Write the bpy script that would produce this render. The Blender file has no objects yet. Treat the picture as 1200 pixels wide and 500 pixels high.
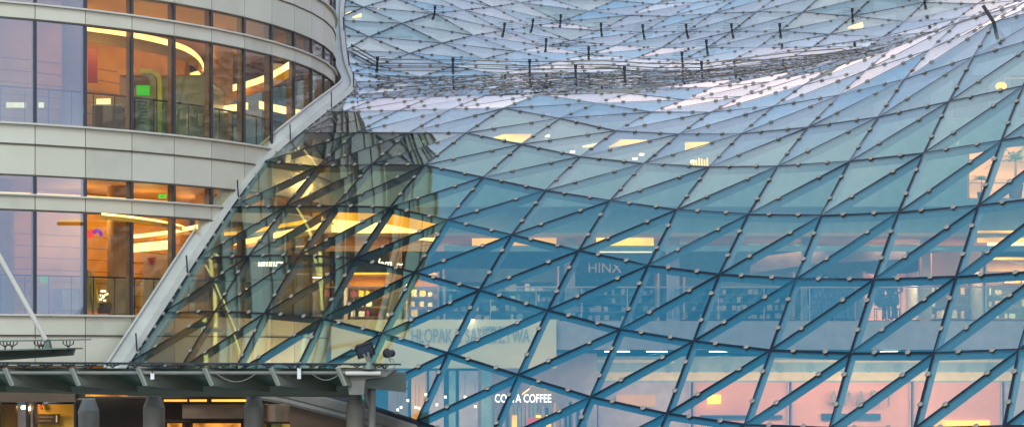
LATD = [[[-2067,5357,-352],[-1998,5478,-195],[-1929,5600,-39],[-1859,5722,116],[-1788,5845,270],[-1713,5971,422],[-1633,6100,567],[-1545,6234,701],[-1449,6375,818],[-1346,6522,919],[-1239,6675,1005],[-1132,6832,1080],[-1025,6990,1154],[-925,7149,1232],[-825,7306,1316],[-724,7463,1398],[-616,7624,1466],[-506,7788,1518],[-395,7954,1558],[-281,8121,1596],[-164,8288,1639],[-45,8454,1687],[75,8619,1737]],[[-1896,5234,-385],[-1827,5356,-229],[-1758,5477,-74],[-1688,5600,79],[-1616,5724,230],[-1542,5850,379],[-1462,5980,520],[-1376,6115,650],[-1282,6256,765],[-1182,6403,862],[-1078,6555,944],[-973,6712,1016],[-867,6871,1085],[-768,7029,1157],[-669,7188,1235],[-568,7346,1312],[-459,7507,1377],[-348,7671,1429],[-236,7837,1470],[-122,8003,1512],[-4,8169,1558],[115,8335,1609],[234,8500,1660]],[[-1725,5111,-417],[-1656,5232,-261],[-1587,5354,-107],[-1518,5477,44],[-1447,5601,193],[-1373,5727,340],[-1295,5857,481],[-1210,5992,610],[-1117,6133,721],[-1019,6280,814],[-917,6433,891],[-816,6590,957],[-715,6750,1017],[-601,6911,1080],[-526,7068,1153],[-415,7227,1230],[-298,7388,1295],[-191,7554,1338],[-79,7720,1380],[36,7885,1427],[156,8051,1474],[275,8215,1533],[393,8380,1588]],[[-1555,4986,-445],[-1487,5107,-289],[-1417,5229,-137],[-1348,5352,12],[-1278,5476,161],[-1206,5602,307],[-1130,5731,450],[-1046,5865,579],[-955,6006,689],[-856,6154,777],[-756,6307,848],[-658,6465,906],[-563,6626,956],[-476,6787,1007],[-371,6947,1074],[-259,7109,1137],[-145,7272,1192],[-31,7437,1238],[81,7603,1282],[196,7769,1328],[316,7930,1399],[434,8091,1473],[552,8255,1533]],[[-1387,4857,-468],[-1319,4978,-313],[-1249,5101,-162],[-1180,5224,-15],[-1112,5348,132],[-1041,5473,279],[-966,5601,426],[-884,5735,558],[-792,5876,667],[-692,6025,751],[-592,6178,816],[-497,6337,867],[-406,6499,909],[-319,6662,948],[-210,6824,1010],[-102,6988,1060],[17,7151,1113],[129,7317,1158],[230,7482,1206],[355,7644,1273],[475,7802,1360],[593,7963,1435],[709,8126,1502]],[[-1222,4725,-487],[-1154,4846,-333],[-1085,4969,-181],[-1012,5095,-29],[-949,5217,102],[-876,5342,257],[-799,5470,409],[-726,5601,551],[-627,5745,651],[-521,5893,732],[-421,6047,794],[-329,6206,841],[-239,6369,878],[-146,6533,918],[-47,6697,961],[63,6861,1009],[173,7026,1058],[287,7190,1107],[399,7353,1167],[513,7513,1244],[635,7671,1333],[748,7830,1417],[862,7991,1494]],[[-1062,4588,-504],[-994,4710,-351],[-925,4833,-197],[-858,4956,-47],[-787,5080,104],[-715,5206,256],[-631,5335,399],[-555,5470,524],[-456,5610,636],[-341,5759,719],[-249,5913,779],[-157,6073,823],[-68,6236,858],[24,6401,892],[121,6566,930],[223,6732,972],[334,6896,1018],[453,7059,1073],[562,7222,1137],[671,7380,1224],[787,7537,1321],[901,7696,1408],[1013,7855,1496]],[[-903,4448,-523],[-835,4570,-371],[-768,4693,-215],[-702,4816,-59],[-638,4940,96],[-562,5066,252],[-480,5197,391],[-391,5333,516],[-295,5474,620],[-179,5622,706],[-81,5777,767],[12,5937,808],[103,6101,840],[194,6266,872],[288,6433,907],[387,6599,945],[493,6764,988],[614,6926,1046],[719,7088,1116],[830,7247,1203],[942,7403,1304],[1053,7561,1397],[1163,7718,1495]],[[-744,4307,-550],[-676,4430,-397],[-609,4552,-240],[-544,4676,-81],[-477,4800,81],[-403,4927,236],[-322,5058,377],[-237,5194,501],[-129,5336,604],[-24,5484,692],[80,5639,751],[179,5800,786],[271,5964,820],[363,6130,854],[457,6296,889],[555,6463,926],[655,6629,968],[779,6790,1026],[889,6953,1094],[993,7113,1181],[1100,7270,1279],[1208,7427,1380],[1319,7584,1477]],[[-583,4166,-586],[-515,4289,-432],[-448,4412,-274],[-381,4536,-115],[-316,4661,42],[-243,4788,195],[-166,4920,334],[-76,5058,456],[25,5201,558],[133,5349,646],[242,5503,708],[343,5662,757],[436,5826,797],[530,5991,837],[626,6157,876],[726,6324,915],[838,6489,958],[959,6652,1009],[1067,6815,1076],[1156,6980,1148],[1266,7139,1241],[1376,7294,1348],[1483,7454,1438]],[[-421,4026,-630],[-354,4149,-474],[-286,4272,-317],[-218,4396,-161],[-152,4522,-5],[-79,4650,147],[-1,4782,288],[86,4920,410],[180,5064,511],[283,5212,596],[391,5366,666],[500,5524,721],[595,5686,779],[691,5850,828],[791,6016,872],[896,6182,912],[1008,6348,954],[1123,6513,1002],[1237,6678,1054],[1321,6847,1116],[1433,7007,1199],[1540,7166,1298],[1649,7325,1387]],[[-260,3885,-676],[-193,4008,-518],[-125,4131,-362],[-56,4256,-208],[13,4382,-55],[83,4511,95],[160,4644,242],[244,4781,373],[338,4924,479],[442,5071,571],[540,5225,648],[648,5382,712],[747,5543,776],[846,5706,832],[949,5872,879],[1056,6039,920],[1168,6205,961],[1281,6372,1005],[1388,6539,1054],[1491,6706,1115],[1595,6870,1188],[1704,7032,1268],[1815,7195,1344]],[[-100,3744,-718],[-34,3866,-558],[34,3990,-402],[103,4115,-250],[173,4241,-102],[246,4371,49],[318,4503,200],[398,4640,340],[491,4781,457],[588,4929,556],[693,5080,646],[795,5236,724],[892,5397,791],[995,5560,851],[1101,5726,899],[1210,5893,941],[1322,6060,981],[1434,6228,1023],[1542,6396,1070],[1649,6563,1126],[1756,6729,1190],[1866,6894,1259],[1978,7060,1323]],[[57,3601,-751],[123,3724,-589],[190,3847,-433],[259,3972,-282],[330,4099,-134],[399,4229,21],[470,4361,173],[553,4497,319],[641,4637,445],[737,4783,556],[843,4932,656],[936,5088,741],[1035,5247,822],[1141,5410,883],[1249,5576,930],[1359,5744,971],[1471,5913,1010],[1583,6082,1050],[1694,6251,1095],[1803,6419,1147],[1913,6586,1204],[2024,6753,1264],[2138,6921,1320]],[[210,3457,-771],[275,3579,-608],[343,3703,-452],[412,3828,-300],[479,3956,-152],[549,4085,1],[623,4217,157],[700,4352,306],[789,4491,442],[884,4634,563],[977,4784,675],[1075,4938,773],[1180,5094,867],[1283,5259,920],[1393,5426,967],[1504,5595,1007],[1617,5764,1045],[1730,5933,1084],[1843,6103,1127],[1954,6272,1175],[2066,6440,1227],[2179,6609,1281],[2294,6778,1332]],[[359,3311,-780],[423,3433,-616],[490,3557,-459],[559,3682,-305],[630,3810,-153],[694,3940,-5],[767,4071,151],[845,4206,302],[931,4343,446],[1020,4486,581],[1113,4632,708],[1202,4787,818],[1313,4944,894],[1423,5108,957],[1534,5275,1005],[1647,5444,1046],[1761,5613,1084],[1876,5784,1122],[1989,5954,1163],[2103,6124,1208],[2216,6293,1257],[2330,6462,1307],[2446,6632,1355]],[[503,3162,-778],[567,3285,-616],[632,3409,-457],[699,3535,-301],[767,3663,-148],[833,3793,-4],[907,3924,151],[985,4057,306],[1068,4194,458],[1154,4336,597],[1250,4480,736],[1346,4634,841],[1450,4793,925],[1561,4956,991],[1674,5123,1042],[1789,5292,1084],[1904,5462,1123],[2019,5633,1161],[2135,5804,1201],[2249,5974,1244],[2364,6144,1290],[2479,6314,1337],[2595,6484,1383]],[[643,3012,-771],[707,3135,-609],[771,3260,-450],[836,3386,-293],[900,3515,-138],[962,3646,2],[1042,3774,156],[1118,3907,316],[1203,4043,472],[1292,4182,620],[1385,4328,753],[1485,4480,866],[1589,4639,955],[1700,4803,1024],[1814,4970,1079],[1929,5139,1123],[2046,5310,1163],[2162,5482,1201],[2279,5653,1240],[2394,5824,1282],[2510,5995,1326],[2626,6165,1371],[2743,6335,1416]],[[781,2860,-760],[844,2983,-599],[908,3108,-440],[970,3235,-283],[1033,3363,-131],[1101,3492,20],[1173,3622,175],[1252,3754,335],[1336,3889,494],[1425,4028,645],[1520,4173,781],[1620,4325,897],[1726,4484,990],[1837,4648,1063],[1952,4816,1119],[2069,4986,1164],[2187,5158,1204],[2305,5330,1241],[2422,5502,1279],[2539,5674,1319],[2656,5845,1362],[2772,6016,1406],[2889,6186,1451]],[[919,2707,-748],[982,2831,-587],[1044,2955,-428],[1106,3082,-271],[1168,3210,-118],[1234,3339,36],[1305,3468,194],[1384,3598,358],[1467,3731,522],[1556,3870,679],[1651,4014,820],[1752,4167,940],[1860,4326,1036],[1973,4491,1110],[2090,4660,1165],[2209,4832,1209],[2328,5005,1246],[2447,5178,1281],[2566,5351,1318],[2684,5523,1357],[2801,5695,1398],[2918,5866,1442],[3035,6037,1486]]]
# lattice nodes of the glass roof in centimetres, relative to the camera height
CLOUDS = [(4.6,4.6,5.9),(6.6,6.0,6.8),(11.0,8.6,7.9)]
SKYS = .15
EXPO = 0.46
GL1 = 60
GL0 = 38
CITY = [('office_block','tall grey-brown office block across the street behind the viewer', -75, -30, 30, 18, 38, 'city', -.9, 10),
        ('pale_tower','pale apartment tower across the street behind the viewer', 98, -45, 15, 14, 30, 'city2', -.9, 9),
        ('low_block','long low brown block across the street behind the viewer', -40, -60, 60, 16, 16, 'city', .4, 5)]
GAIN = (.80, 1.95, 1.90)
GL2 = 35

import bpy, bmesh, math, random
from mathutils import Vector, Matrix
random.seed(7)
PI = math.pi
scn = bpy.context.scene
col = scn.collection
CZ = 4.1                     # camera height above the plaza
F = 2250.0                   # focal length in units of a 1200 wide picture
R_ = math.radians

def at(u, v, d):
    """point at distance d in front of the camera seen at (u, v) of the 1200x500 photograph"""
    return Vector(((u-600.0)/F*d, d, CZ+(410.0-v)/F*d))

# ------------------------------------------------------------------ materials
def pbr(name, c, rough=.5, metal=0.0, var=.12, scale=3.0, bump=0.0, emit=None, es=0.0, spec=.5, c2=None):
    m = bpy.data.materials.new(name); m.use_nodes = True
    nt = m.node_tree; b = nt.nodes['Principled BSDF']
    b.inputs['Roughness'].default_value = rough; b.inputs['Metallic'].default_value = metal
    b.inputs['Specular IOR Level'].default_value = spec
    tc = nt.nodes.new('ShaderNodeTexCoord'); n = nt.nodes.new('ShaderNodeTexNoise')
    n.inputs['Scale'].default_value = scale; n.inputs['Detail'].default_value = 5
    nt.links.new(tc.outputs['Object'], n.inputs['Vector'])
    r = nt.nodes.new('ShaderNodeValToRGB')
    a = c2 or tuple(x*(1-var) for x in c)
    z = c if c2 else tuple(min(1, x*(1+var)) for x in c)
    r.color_ramp.elements[0].position = .3; r.color_ramp.elements[1].position = .7
    r.color_ramp.elements[0].color = (*a, 1); r.color_ramp.elements[1].color = (*z, 1)
    nt.links.new(n.outputs['Fac'], r.inputs['Fac']); nt.links.new(r.outputs['Color'], b.inputs['Base Color'])
    rr = nt.nodes.new('ShaderNodeMapRange'); rr.inputs['To Min'].default_value = max(0, rough-.08); rr.inputs['To Max'].default_value = min(1, rough+.08)
    nt.links.new(n.outputs['Fac'], rr.inputs['Value']); nt.links.new(rr.outputs['Result'], b.inputs['Roughness'])
    if bump:
        bp = nt.nodes.new('ShaderNodeBump'); bp.inputs['Strength'].default_value = bump; bp.inputs['Distance'].default_value = .02
        nt.links.new(n.outputs['Fac'], bp.inputs['Height']); nt.links.new(bp.outputs['Normal'], b.inputs['Normal'])
    if emit:
        b.inputs['Emission Color'].default_value = (*emit, 1); b.inputs['Emission Strength'].default_value = es
    return m

def lamp(name, c, s, var=.0, scale=2.0):
    m = bpy.data.materials.new(name); m.use_nodes = True; nt = m.node_tree
    nt.nodes.remove(nt.nodes['Principled BSDF'])
    e = nt.nodes.new('ShaderNodeEmission'); e.inputs['Color'].default_value = (*c, 1); e.inputs['Strength'].default_value = s
    if var:
        tc = nt.nodes.new('ShaderNodeTexCoord'); n = nt.nodes.new('ShaderNodeTexNoise'); n.inputs['Scale'].default_value = scale
        mr = nt.nodes.new('ShaderNodeMapRange'); mr.inputs['From Min'].default_value = .35; mr.inputs['From Max'].default_value = .65
        mr.inputs['To Min'].default_value = s*(1-var); mr.inputs['To Max'].default_value = s*(1+var)
        nt.links.new(tc.outputs['Object'], n.inputs['Vector']); nt.links.new(n.outputs['Fac'], mr.inputs['Value']); nt.links.new(mr.outputs['Result'], e.inputs['Strength'])
    nt.links.new(e.outputs[0], nt.nodes['Material Output'].inputs['Surface'])
    return m

def glass(name, tint, refl, ior, bump=.0, bscale=.35, rough=.0, per_object=0.0):
    """coated architectural glass: coloured pass-through mixed with a Fresnel mirror"""
    m = bpy.data.materials.new(name); m.use_nodes = True; nt = m.node_tree
    nt.nodes.remove(nt.nodes['Principled BSDF'])
    t = nt.nodes.new('ShaderNodeBsdfTransparent'); t.inputs['Color'].default_value = (*tint, 1)
    g = nt.nodes.new('ShaderNodeBsdfGlossy'); g.inputs['Color'].default_value = (*refl, 1); g.inputs['Roughness'].default_value = rough
    f = nt.nodes.new('ShaderNodeFresnel'); f.inputs['IOR'].default_value = ior
    mx = nt.nodes.new('ShaderNodeMixShader')
    # the Fresnel node inverts its IOR on back faces: hand it 1/ior there, so both sides mirror alike
    ge = nt.nodes.new('ShaderNodeNewGeometry'); iv = nt.nodes.new('ShaderNodeMath'); iv.operation = 'MULTIPLY_ADD'
    iv.inputs[1].default_value = 1/ior-ior; iv.inputs[2].default_value = ior
    nt.links.new(ge.outputs['Backfacing'], iv.inputs[0]); nt.links.new(iv.outputs[0], f.inputs['IOR'])
    nt.links.new(f.outputs[0], mx.inputs[0]); nt.links.new(t.outputs[0], mx.inputs[1]); nt.links.new(g.outputs[0], mx.inputs[2])
    # coating colour shows face on and bleaches out towards grazing angles
    lw = nt.nodes.new('ShaderNodeLayerWeight'); lw.inputs['Blend'].default_value = .5
    rp = nt.nodes.new('ShaderNodeValToRGB'); rp.color_ramp.elements[0].position = .35; rp.color_ramp.elements[1].position = .78
    rp.color_ramp.elements[0].color = (*refl, 1); rp.color_ramp.elements[1].color = (.97, .97, 1, 1)
    nt.links.new(lw.outputs['Facing'], rp.inputs['Fac']); nt.links.new(rp.outputs['Color'], g.inputs['Color'])
    if bump:
        tc = nt.nodes.new('ShaderNodeTexCoord'); n = nt.nodes.new('ShaderNodeTexNoise'); n.inputs['Scale'].default_value = bscale; n.inputs['Detail'].default_value = 1
        bp = nt.nodes.new('ShaderNodeBump'); bp.inputs['Strength'].default_value = bump; bp.inputs['Distance'].default_value = .05
        nt.links.new(tc.outputs['Object'], n.inputs['Vector']); nt.links.new(n.outputs['Fac'], bp.inputs['Height'])
        nt.links.new(bp.outputs['Normal'], g.inputs['Normal'])
    nt.links.new(mx.outputs[0], nt.nodes['Material Output'].inputs['Surface'])
    return m

M = {}
M['roof_glass'] = glass('roof_glass', (.92, .94, .88), (.30, .90, 1.0), 2.5, bump=.10, bscale=.5)
M['mirror_glass'] = glass('mirror_glass', (.84, .84, .86), (.60, .80, .95), 2.6, bump=.06, bscale=.4)
M['window_glass'] = glass('window_glass', (.96, .92, .80), (.92, .94, 1.0), 1.38, bump=.06, bscale=.4)
M['teal_glass'] = glass('teal_glass', (.45, .68, .62), (.75, .95, .95), 1.5)
M['rail_glass'] = glass('rail_glass', (.75, .88, .9), (.9, .95, 1), 1.45)
M['steel'] = pbr('dark_steel', (.016, .02, .032), .45, .2)
M['cap'] = pbr('black_joint', (.005, .007, .014), .3, 0, .2, spec=.3)
M['cream_b'] = pbr('cream_panel_aged', (.57, .54, .45), .45, 0, .07, 1.7, spec=.4)
M['cream_c'] = pbr('cream_panel_pale', (.645, .61, .515), .42, 0, .06, 1.1, spec=.4)
M['beam'] = pbr('beam_paint', (.085, .12, .15), .4, .1)
M['clamp'] = pbr('clamp_metal', (.30, .25, .22), .42, .35, .2, 9)
M['cream'] = pbr('cream_panel', (.62, .585, .48), .42, 0, .045, .8, spec=.4)
M['ledge'] = pbr('ledge_metal', (.60, .56, .50), .4, 0, .06)
M['joint'] = pbr('joint_brown', (.13, .10, .075), .7)
M['mullion'] = pbr('mullion_dark', (.035, .035, .05), .4)
M['jamb'] = pbr('jamb_brown', (.20, .13, .09), .5)
M['rim'] = pbr('rim_cladding', (.50, .47, .42), .5, 0, .10, 1.5, bump=.1)
M['wood'] = pbr('orange_wood', (.72, .35, .025), .5, 0, .18, 1.2)
M['ceil'] = pbr('room_ceiling', (.50, .27, .11), .7, 0, .12, .7)
M['floor'] = pbr('room_floor', (.35, .26, .18), .35)
M['core'] = pbr('core_wall', (.42, .24, .10), .7)
M['grey'] = pbr('painted_grey', (.19, .18, .16), .5, .1, .12, 4)
M['greygreen'] = pbr('green_grey_steel', (.13, .17, .15), .5, .2, .2, 4)
M['darkbrown'] = pbr('dark_brown', (.035, .02, .013), .6)
M['brown'] = pbr('brown_panel', (.10, .06, .035), .5)
M['bronze'] = pbr('bronze_metal', (.30, .22, .17), .32, .7)
M['black'] = pbr('black_plastic', (.012, .012, .014), .4)
M['white'] = pbr('white_paint', (.75, .74, .72), .5)
M['lime'] = pbr('lime_trim', (.62, .66, .02), .4)
M['kiosk'] = pbr('kiosk_grey_green', (.30, .31, .20), .35)
M['green'] = pbr('green_sign', (.03, .42, .02), .4, emit=(.05, .8, .04), es=.35)
M['exitgreen'] = lamp('exit_green', (.10, .75, .06), .9)
M['bluegrey'] = pbr('blue_grey_board', (.30, .38, .38), .4)
M['navy'] = pbr('navy_panel', (.03, .07, .14), .4)
M['red'] = pbr('deep_red', (.35, .03, .05), .5)
M['yellow'] = pbr('yellow_cloth', (.80, .48, .04), .8)
M['purple'] = lamp('purple_neon', (.30, .05, .8), .7)
M['redneon'] = lamp('red_neon', (.95, .08, .04), .8)
M['canopy_pane'] = pbr('canopy_pane', (.075, .135, .11), .18, 0, .25, 1.2)
M['tube'] = pbr('canopy_tube', (.15, .165, .135), .4, 0, .15, 1.0)
M['warm'] = lamp('warm_light', (1, .66, .24), 1.9, .25)
M['warmw'] = lamp('warm_white_light', (1, .74, .36), 1.7, .2)
M['cove'] = lamp('amber_cove_glow', (1, .44, .03), 1.75, .4, .8)
M['covew'] = lamp('gallery_cove_light', (1, .64, .20), 3.0, .35, .5)
M['spot'] = lamp('spot_light', (1, .78, .45), 4.0)
M['amber'] = lamp('amber_light', (1, .52, .03), 1.9, .4, 1.0)
M['strip'] = lamp('entrance_strip', (1, .55, .10), 1.1, .3, 1.0)
M['doorglow'] = lamp('doorway_glow', (1, .38, .06), .55, .6, 2.5)
M['faramber'] = lamp('far_amber', (1, .55, .06), 6.0, .2)
M['cool'] = lamp('strip_light', (1, .93, .82), 7.0)
M['letters'] = lamp('white_letters', (1, .97, .95), 3.0)
M['scriptl'] = lamp('script_letters', (1, .93, .62), 3.5)
M['concrete'] = pbr('concrete', (.33, .32, .30), .8, 0, .12, 1.5)
M['paving'] = pbr('paving', (.26, .25, .23), .8, 0, .15, .8, bump=.2)
M['glet'] = pbr('grey_letters', (.36, .37, .34), .6)
M['banner'] = pbr('banner_cream', (.78, .68, .45), .8, 0, .05, .5)
M['peach'] = pbr('peach_wall', (.80, .44, .22), .7, 0, .08, .6)
M['pink'] = pbr('pink_wall', (.80, .34, .26), .6, 0, .10, .6)
M['mauve'] = pbr('mauve_wall', (.50, .38, .42), .6)
M['teal'] = pbr('teal_wall', (.24, .34, .36), .6)
M['cream2'] = pbr('cream_fascia', (.80, .62, .36), .6)
M['slab'] = pbr('slab_grey', (.42, .33, .34), .7)
M['aplet'] = pbr('gold_shop_letters', (.30, .25, .20), .35, .3)
M['apgold'] = pbr('gold_letters', (.50, .44, .38), .35, .3)
M['skin'] = pbr('skin', (.45, .27, .19), .6)
M['cloth'] = pbr('dark_clothes', (.04, .05, .07), .9)
M['hair'] = pbr('dark_hair', (.03, .02, .015), .7)
M['leaf'] = pbr('palm_leaf', (.05, .11, .04), .6)
M['farwall'] = pbr('far_wall', (.16, .17, .20), .7, 0, .2, .15)
M['city'] = pbr('city_wall', (.30, .24, .22), .7, 0, .2, .1)
M['city2'] = pbr('city_pale_wall', (.52, .46, .46), .7, 0, .15, .1)
M['cityglass'] = pbr('city_window', (.05, .07, .10), .15, 0, .3, .2)

# ------------------------------------------------------------------ mesh builder
class MB:
    def __init__(s): s.v = []; s.f = []; s.m = []; s.mats = []; s.sm = []
    def mi(s, m):
        if m not in s.mats: s.mats.append(m)
        return s.mats.index(m)
    def add(s, vs, fs, m, smooth=False):
        o = len(s.v); s.v += [tuple(x) for x in vs]; k = s.mi(m)
        for f in fs: s.f.append([o+i for i in f]); s.m.append(k); s.sm.append(smooth)
        return s
    def hexa(s, p, m):      # p: 8 points, bottom 4 (ccw) then top 4
        return s.add(p, [(3,2,1,0),(4,5,6,7),(0,1,5,4),(1,2,6,5),(2,3,7,6),(3,0,4,7)], m)
    def box(s, x0, x1, y0, y1, z0, z1, m):
        return s.hexa([(x0,y0,z0),(x1,y0,z0),(x1,y1,z0),(x0,y1,z0),(x0,y0,z1),(x1,y0,z1),(x1,y1,z1),(x0,y1,z1)], m)
    def bar(s, a, b, w, h, m, up=Vector((0,0,1)), off=0.0):
        a = Vector(a); b = Vector(b); t = (b-a)
        if t.length < 1e-6: return s
        t.normalize(); r = t.cross(up)
        if r.length < 1e-4: r = t.cross(Vector((1,0,0)))
        r.normalize(); u = r.cross(t).normalized()
        p = []
        for z in (off-h, off):
            p += [a-r*w/2+u*z, b-r*w/2+u*z, b+r*w/2+u*z, a+r*w/2+u*z]
        return s.hexa(p, m)
    def tube(s, a, b, r, m, n=10, r2=None, cap=True):
        a = Vector(a); b = Vector(b); r2 = r if r2 is None else r2
        t = (b-a).normalized(); q = t.cross(Vector((0,0,1)))
        if q.length < 1e-3: q = t.cross(Vector((1,0,0)))
        q.normalize(); w = t.cross(q)
        vs = []
        for c, rr in ((a, r), (b, r2)):
            for i in range(n):
                an = 2*PI*i/n; vs.append(c+(q*math.cos(an)+w*math.sin(an))*rr)
        fs = [(i, (i+1)%n, n+(i+1)%n, n+i) for i in range(n)]
        s.add(vs, fs, m, True)
        if cap:
            s.add(vs[:n], [tuple(range(n-1, -1, -1))], m); s.add(vs[n:], [tuple(range(n))], m)
        return s
    def path(s, pts, r, m, n=8):
        for a, b in zip(pts[:-1], pts[1:]): s.tube(a, b, r, m, n)
        return s
    def prism(s, poly, d, m):       # poly: planar 3D points, extruded by vector d
        n = len(poly); d = Vector(d); vs = [Vector(p) for p in poly]+[Vector(p)+d for p in poly]
        fs = [tuple(range(n-1, -1, -1)), tuple(range(n, 2*n))]+[(i, (i+1)%n, n+(i+1)%n, n+i) for i in range(n)]
        return s.add(vs, fs, m)
    def build(s, name, parent=None, fixn=False):
        me = bpy.data.meshes.new(name); me.from_pydata(s.v, [], s.f)
        for m in s.mats: me.materials.append(m)
        me.polygons.foreach_set('material_index', s.m); me.polygons.foreach_set('use_smooth', s.sm)
        if fixn:
            bm = bmesh.new(); bm.from_mesh(me); bmesh.ops.recalc_face_normals(bm, faces=bm.faces); bm.to_mesh(me); bm.free()
        me.update()
        o = bpy.data.objects.new(name, me); col.objects.link(o)
        if parent: o.parent = parent; o.matrix_parent_inverse = Matrix.Translation(-parent.location)
        return o

def thing(name, label, cat, loc=(0,0,0), group=None):
    o = bpy.data.objects.new(name, None); col.objects.link(o); o.location = loc; o.empty_display_size = .3
    o['label'] = label; o['category'] = cat
    if group: o['group'] = group
    return o
def tag(o, label, cat, group=None):
    o['label'] = label; o['category'] = cat
    if group: o['group'] = group
    return o
def copy_tree(o, parent=None):
    c = o.copy(); col.objects.link(c)
    if parent: c.parent = parent
    for ch in list(o.children): copy_tree(ch, c)
    return c
def text_mesh(name, txt, mat, width, loc, depth=.04, rotz=0.0, shear=0.0, parent=None, height=None, bold=0.0):
    cu = bpy.data.curves.new(name, 'FONT'); cu.body = txt; cu.extrude = depth/2; cu.size = 1; cu.shear = shear; cu.offset = bold
    cu.align_x = 'CENTER'; cu.resolution_u = 3
    t = bpy.data.objects.new(name, cu); col.objects.link(t)
    dg = bpy.context.evaluated_depsgraph_get(); me = bpy.data.meshes.new_from_object(t.evaluated_get(dg))
    bpy.data.objects.remove(t)
    xs = [v.co.x for v in me.vertices]; ys = [v.co.y for v in me.vertices]
    k = width/(max(xs)-min(xs)); ky = k if height is None else height/(max(ys)-min(ys)); cx = (max(xs)+min(xs))/2; cy = min(ys)
    for v in me.vertices:
        x = (v.co.x-cx)*k; z = (v.co.y-cy)*ky; y = -v.co.z
        v.co = (x, y, z)
    me.materials.clear(); me.materials.append(mat)
    o = bpy.data.objects.new(name, me); col.objects.link(o)
    if parent:
        o.parent = parent; o.matrix_parent_inverse = Matrix.Translation(-parent.location)
    o.location = loc; o.rotation_euler = (0, 0, rotz)
    return o

# ------------------------------------------------------------------ world, sun, camera
w = bpy.data.worlds.new('World'); scn.world = w; w.use_nodes = True
nt = w.node_tree; bg = nt.nodes['Background']
sky = nt.nodes.new('ShaderNodeTexSky'); sky.sky_type = 'NISHITA'; sky.sun_disc = False
SUN_EL, SUN_AZ = 32.0, 200.0         # azimuth measured clockwise from +Y
sky.sun_elevation = R_(SUN_EL); sky.sun_rotation = R_(SUN_AZ); sky.air_density = 1.0; sky.dust_density = 1.2; sky.ozone_density = 1.5
tc = nt.nodes.new('ShaderNodeTexCoord')
mp = nt.nodes.new('ShaderNodeMapping'); mp.inputs['Scale'].default_value = (1, 1, 2.2)
nz = nt.nodes.new('ShaderNodeTexNoise'); nz.inputs['Scale'].default_value = 2.0; nz.inputs['Detail'].default_value = 7; nz.inputs['Roughness'].default_value = .55
nt.links.new(tc.outputs['Generated'], mp.inputs['Vector']); nt.links.new(mp.outputs['Vector'], nz.inputs['Vector'])
cr = nt.nodes.new('ShaderNodeValToRGB'); cr.color_ramp.elements[0].position = .30; cr.color_ramp.elements[1].position = .52
cr.color_ramp.elements[0].color = (0,0,0,1); cr.color_ramp.elements[1].color = (1,1,1,1)
nt.links.new(nz.outputs['Fac'], cr.inputs['Fac'])
nz2 = nt.nodes.new('ShaderNodeTexNoise'); nz2.inputs['Scale'].default_value = 2.6; nz2.inputs['Detail'].default_value = 5
nt.links.new(mp.outputs['Vector'], nz2.inputs['Vector'])
cc = nt.nodes.new('ShaderNodeValToRGB')
CL = CLOUDS
cc.color_ramp.elements[0].position = .38; cc.color_ramp.elements[0].color = (*CL[0], 1)
cc.color_ramp.elements[1].position = .62; cc.color_ramp.elements[1].color = (*CL[2], 1)
e_ = cc.color_ramp.elements.new(.5); e_.color = (*CL[1], 1)
nt.links.new(nz2.outputs['Fac'], cc.inputs['Fac'])
# less cloud towards the zenith, more low down
sx = nt.nodes.new('ShaderNodeSeparateXYZ'); nt.links.new(tc.outputs['Generated'], sx.inputs[0])
zr = nt.nodes.new('ShaderNodeMapRange'); zr.inputs['From Min'].default_value = .45; zr.inputs['From Max'].default_value = .85
zr.inputs['To Min'].default_value = 1.0; zr.inputs['To Max'].default_value = .16
nt.links.new(sx.outputs['Z'], zr.inputs['Value'])
mu = nt.nodes.new('ShaderNodeMath'); mu.operation = 'MULTIPLY'
nt.links.new(cr.outputs['Color'], mu.inputs[0]); nt.links.new(zr.outputs['Result'], mu.inputs[1])
mxc = nt.nodes.new('ShaderNodeMix'); mxc.data_type = 'RGBA'
nt.links.new(mu.outputs[0], mxc.inputs['Factor']); gn = nt.nodes.new('ShaderNodeMix'); gn.data_type = 'RGBA'; gn.blend_type = 'MULTIPLY'; gn.inputs['Factor'].default_value = 1
gn.inputs['B'].default_value = (*GAIN, 1); nt.links.new(sky.outputs[0], gn.inputs['A']); nt.links.new(gn.outputs['Result'], mxc.inputs['A']); nt.links.new(cc.outputs[0], mxc.inputs['B'])
nt.links.new(mxc.outputs['Result'], bg.inputs['Color']); bg.inputs['Strength'].default_value = SKYS

sl = bpy.data.lights.new('sun', 'SUN'); sl.energy = .8; sl.angle = R_(14); sl.color = (1, .9, .8)
so = bpy.data.objects.new('sun', sl); col.objects.link(so)
sd = Vector((math.sin(R_(SUN_AZ))*math.cos(R_(SUN_EL)), math.cos(R_(SUN_AZ))*math.cos(R_(SUN_EL)), math.sin(R_(SUN_EL))))
so.rotation_euler = sd.to_track_quat('Z', 'Y').to_euler(); so.location = sd*80+Vector((0,40,0))

cam = bpy.data.cameras.new('camera'); cam.sensor_width = 36; cam.lens = 36*F/1200; cam.shift_y = 160/1200; cam.clip_end = 3000; cam.clip_start = .1
co = bpy.data.objects.new('camera', cam); col.objects.link(co); co.location = (0, 0, CZ); co.rotation_euler = (R_(90), 0, 0)
scn.camera = co
scn.view_settings.view_transform = 'Standard'; scn.view_settings.look = 'None'; scn.view_settings.gamma = 1; scn.view_settings.exposure = EXPO
scn.cycles.transparent_max_bounces = 40; scn.cycles.max_bounces = 8; scn.cycles.glossy_bounces = 4; scn.cycles.diffuse_bounces = 3
scn.cycles.caustics_reflective = False; scn.cycles.caustics_refractive = False; scn.cycles.use_denoising = True
scn.cycles.sample_clamp_indirect = 4.0

# ------------------------------------------------------------------ ground
g = MB(); g.add([(-300,-200,0),(300,-200,0),(300,400,0),(-300,400,0)], [(0,1,2,3)], M['paving'])
o = g.build('ground'); o['kind'] = 'structure'

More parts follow.
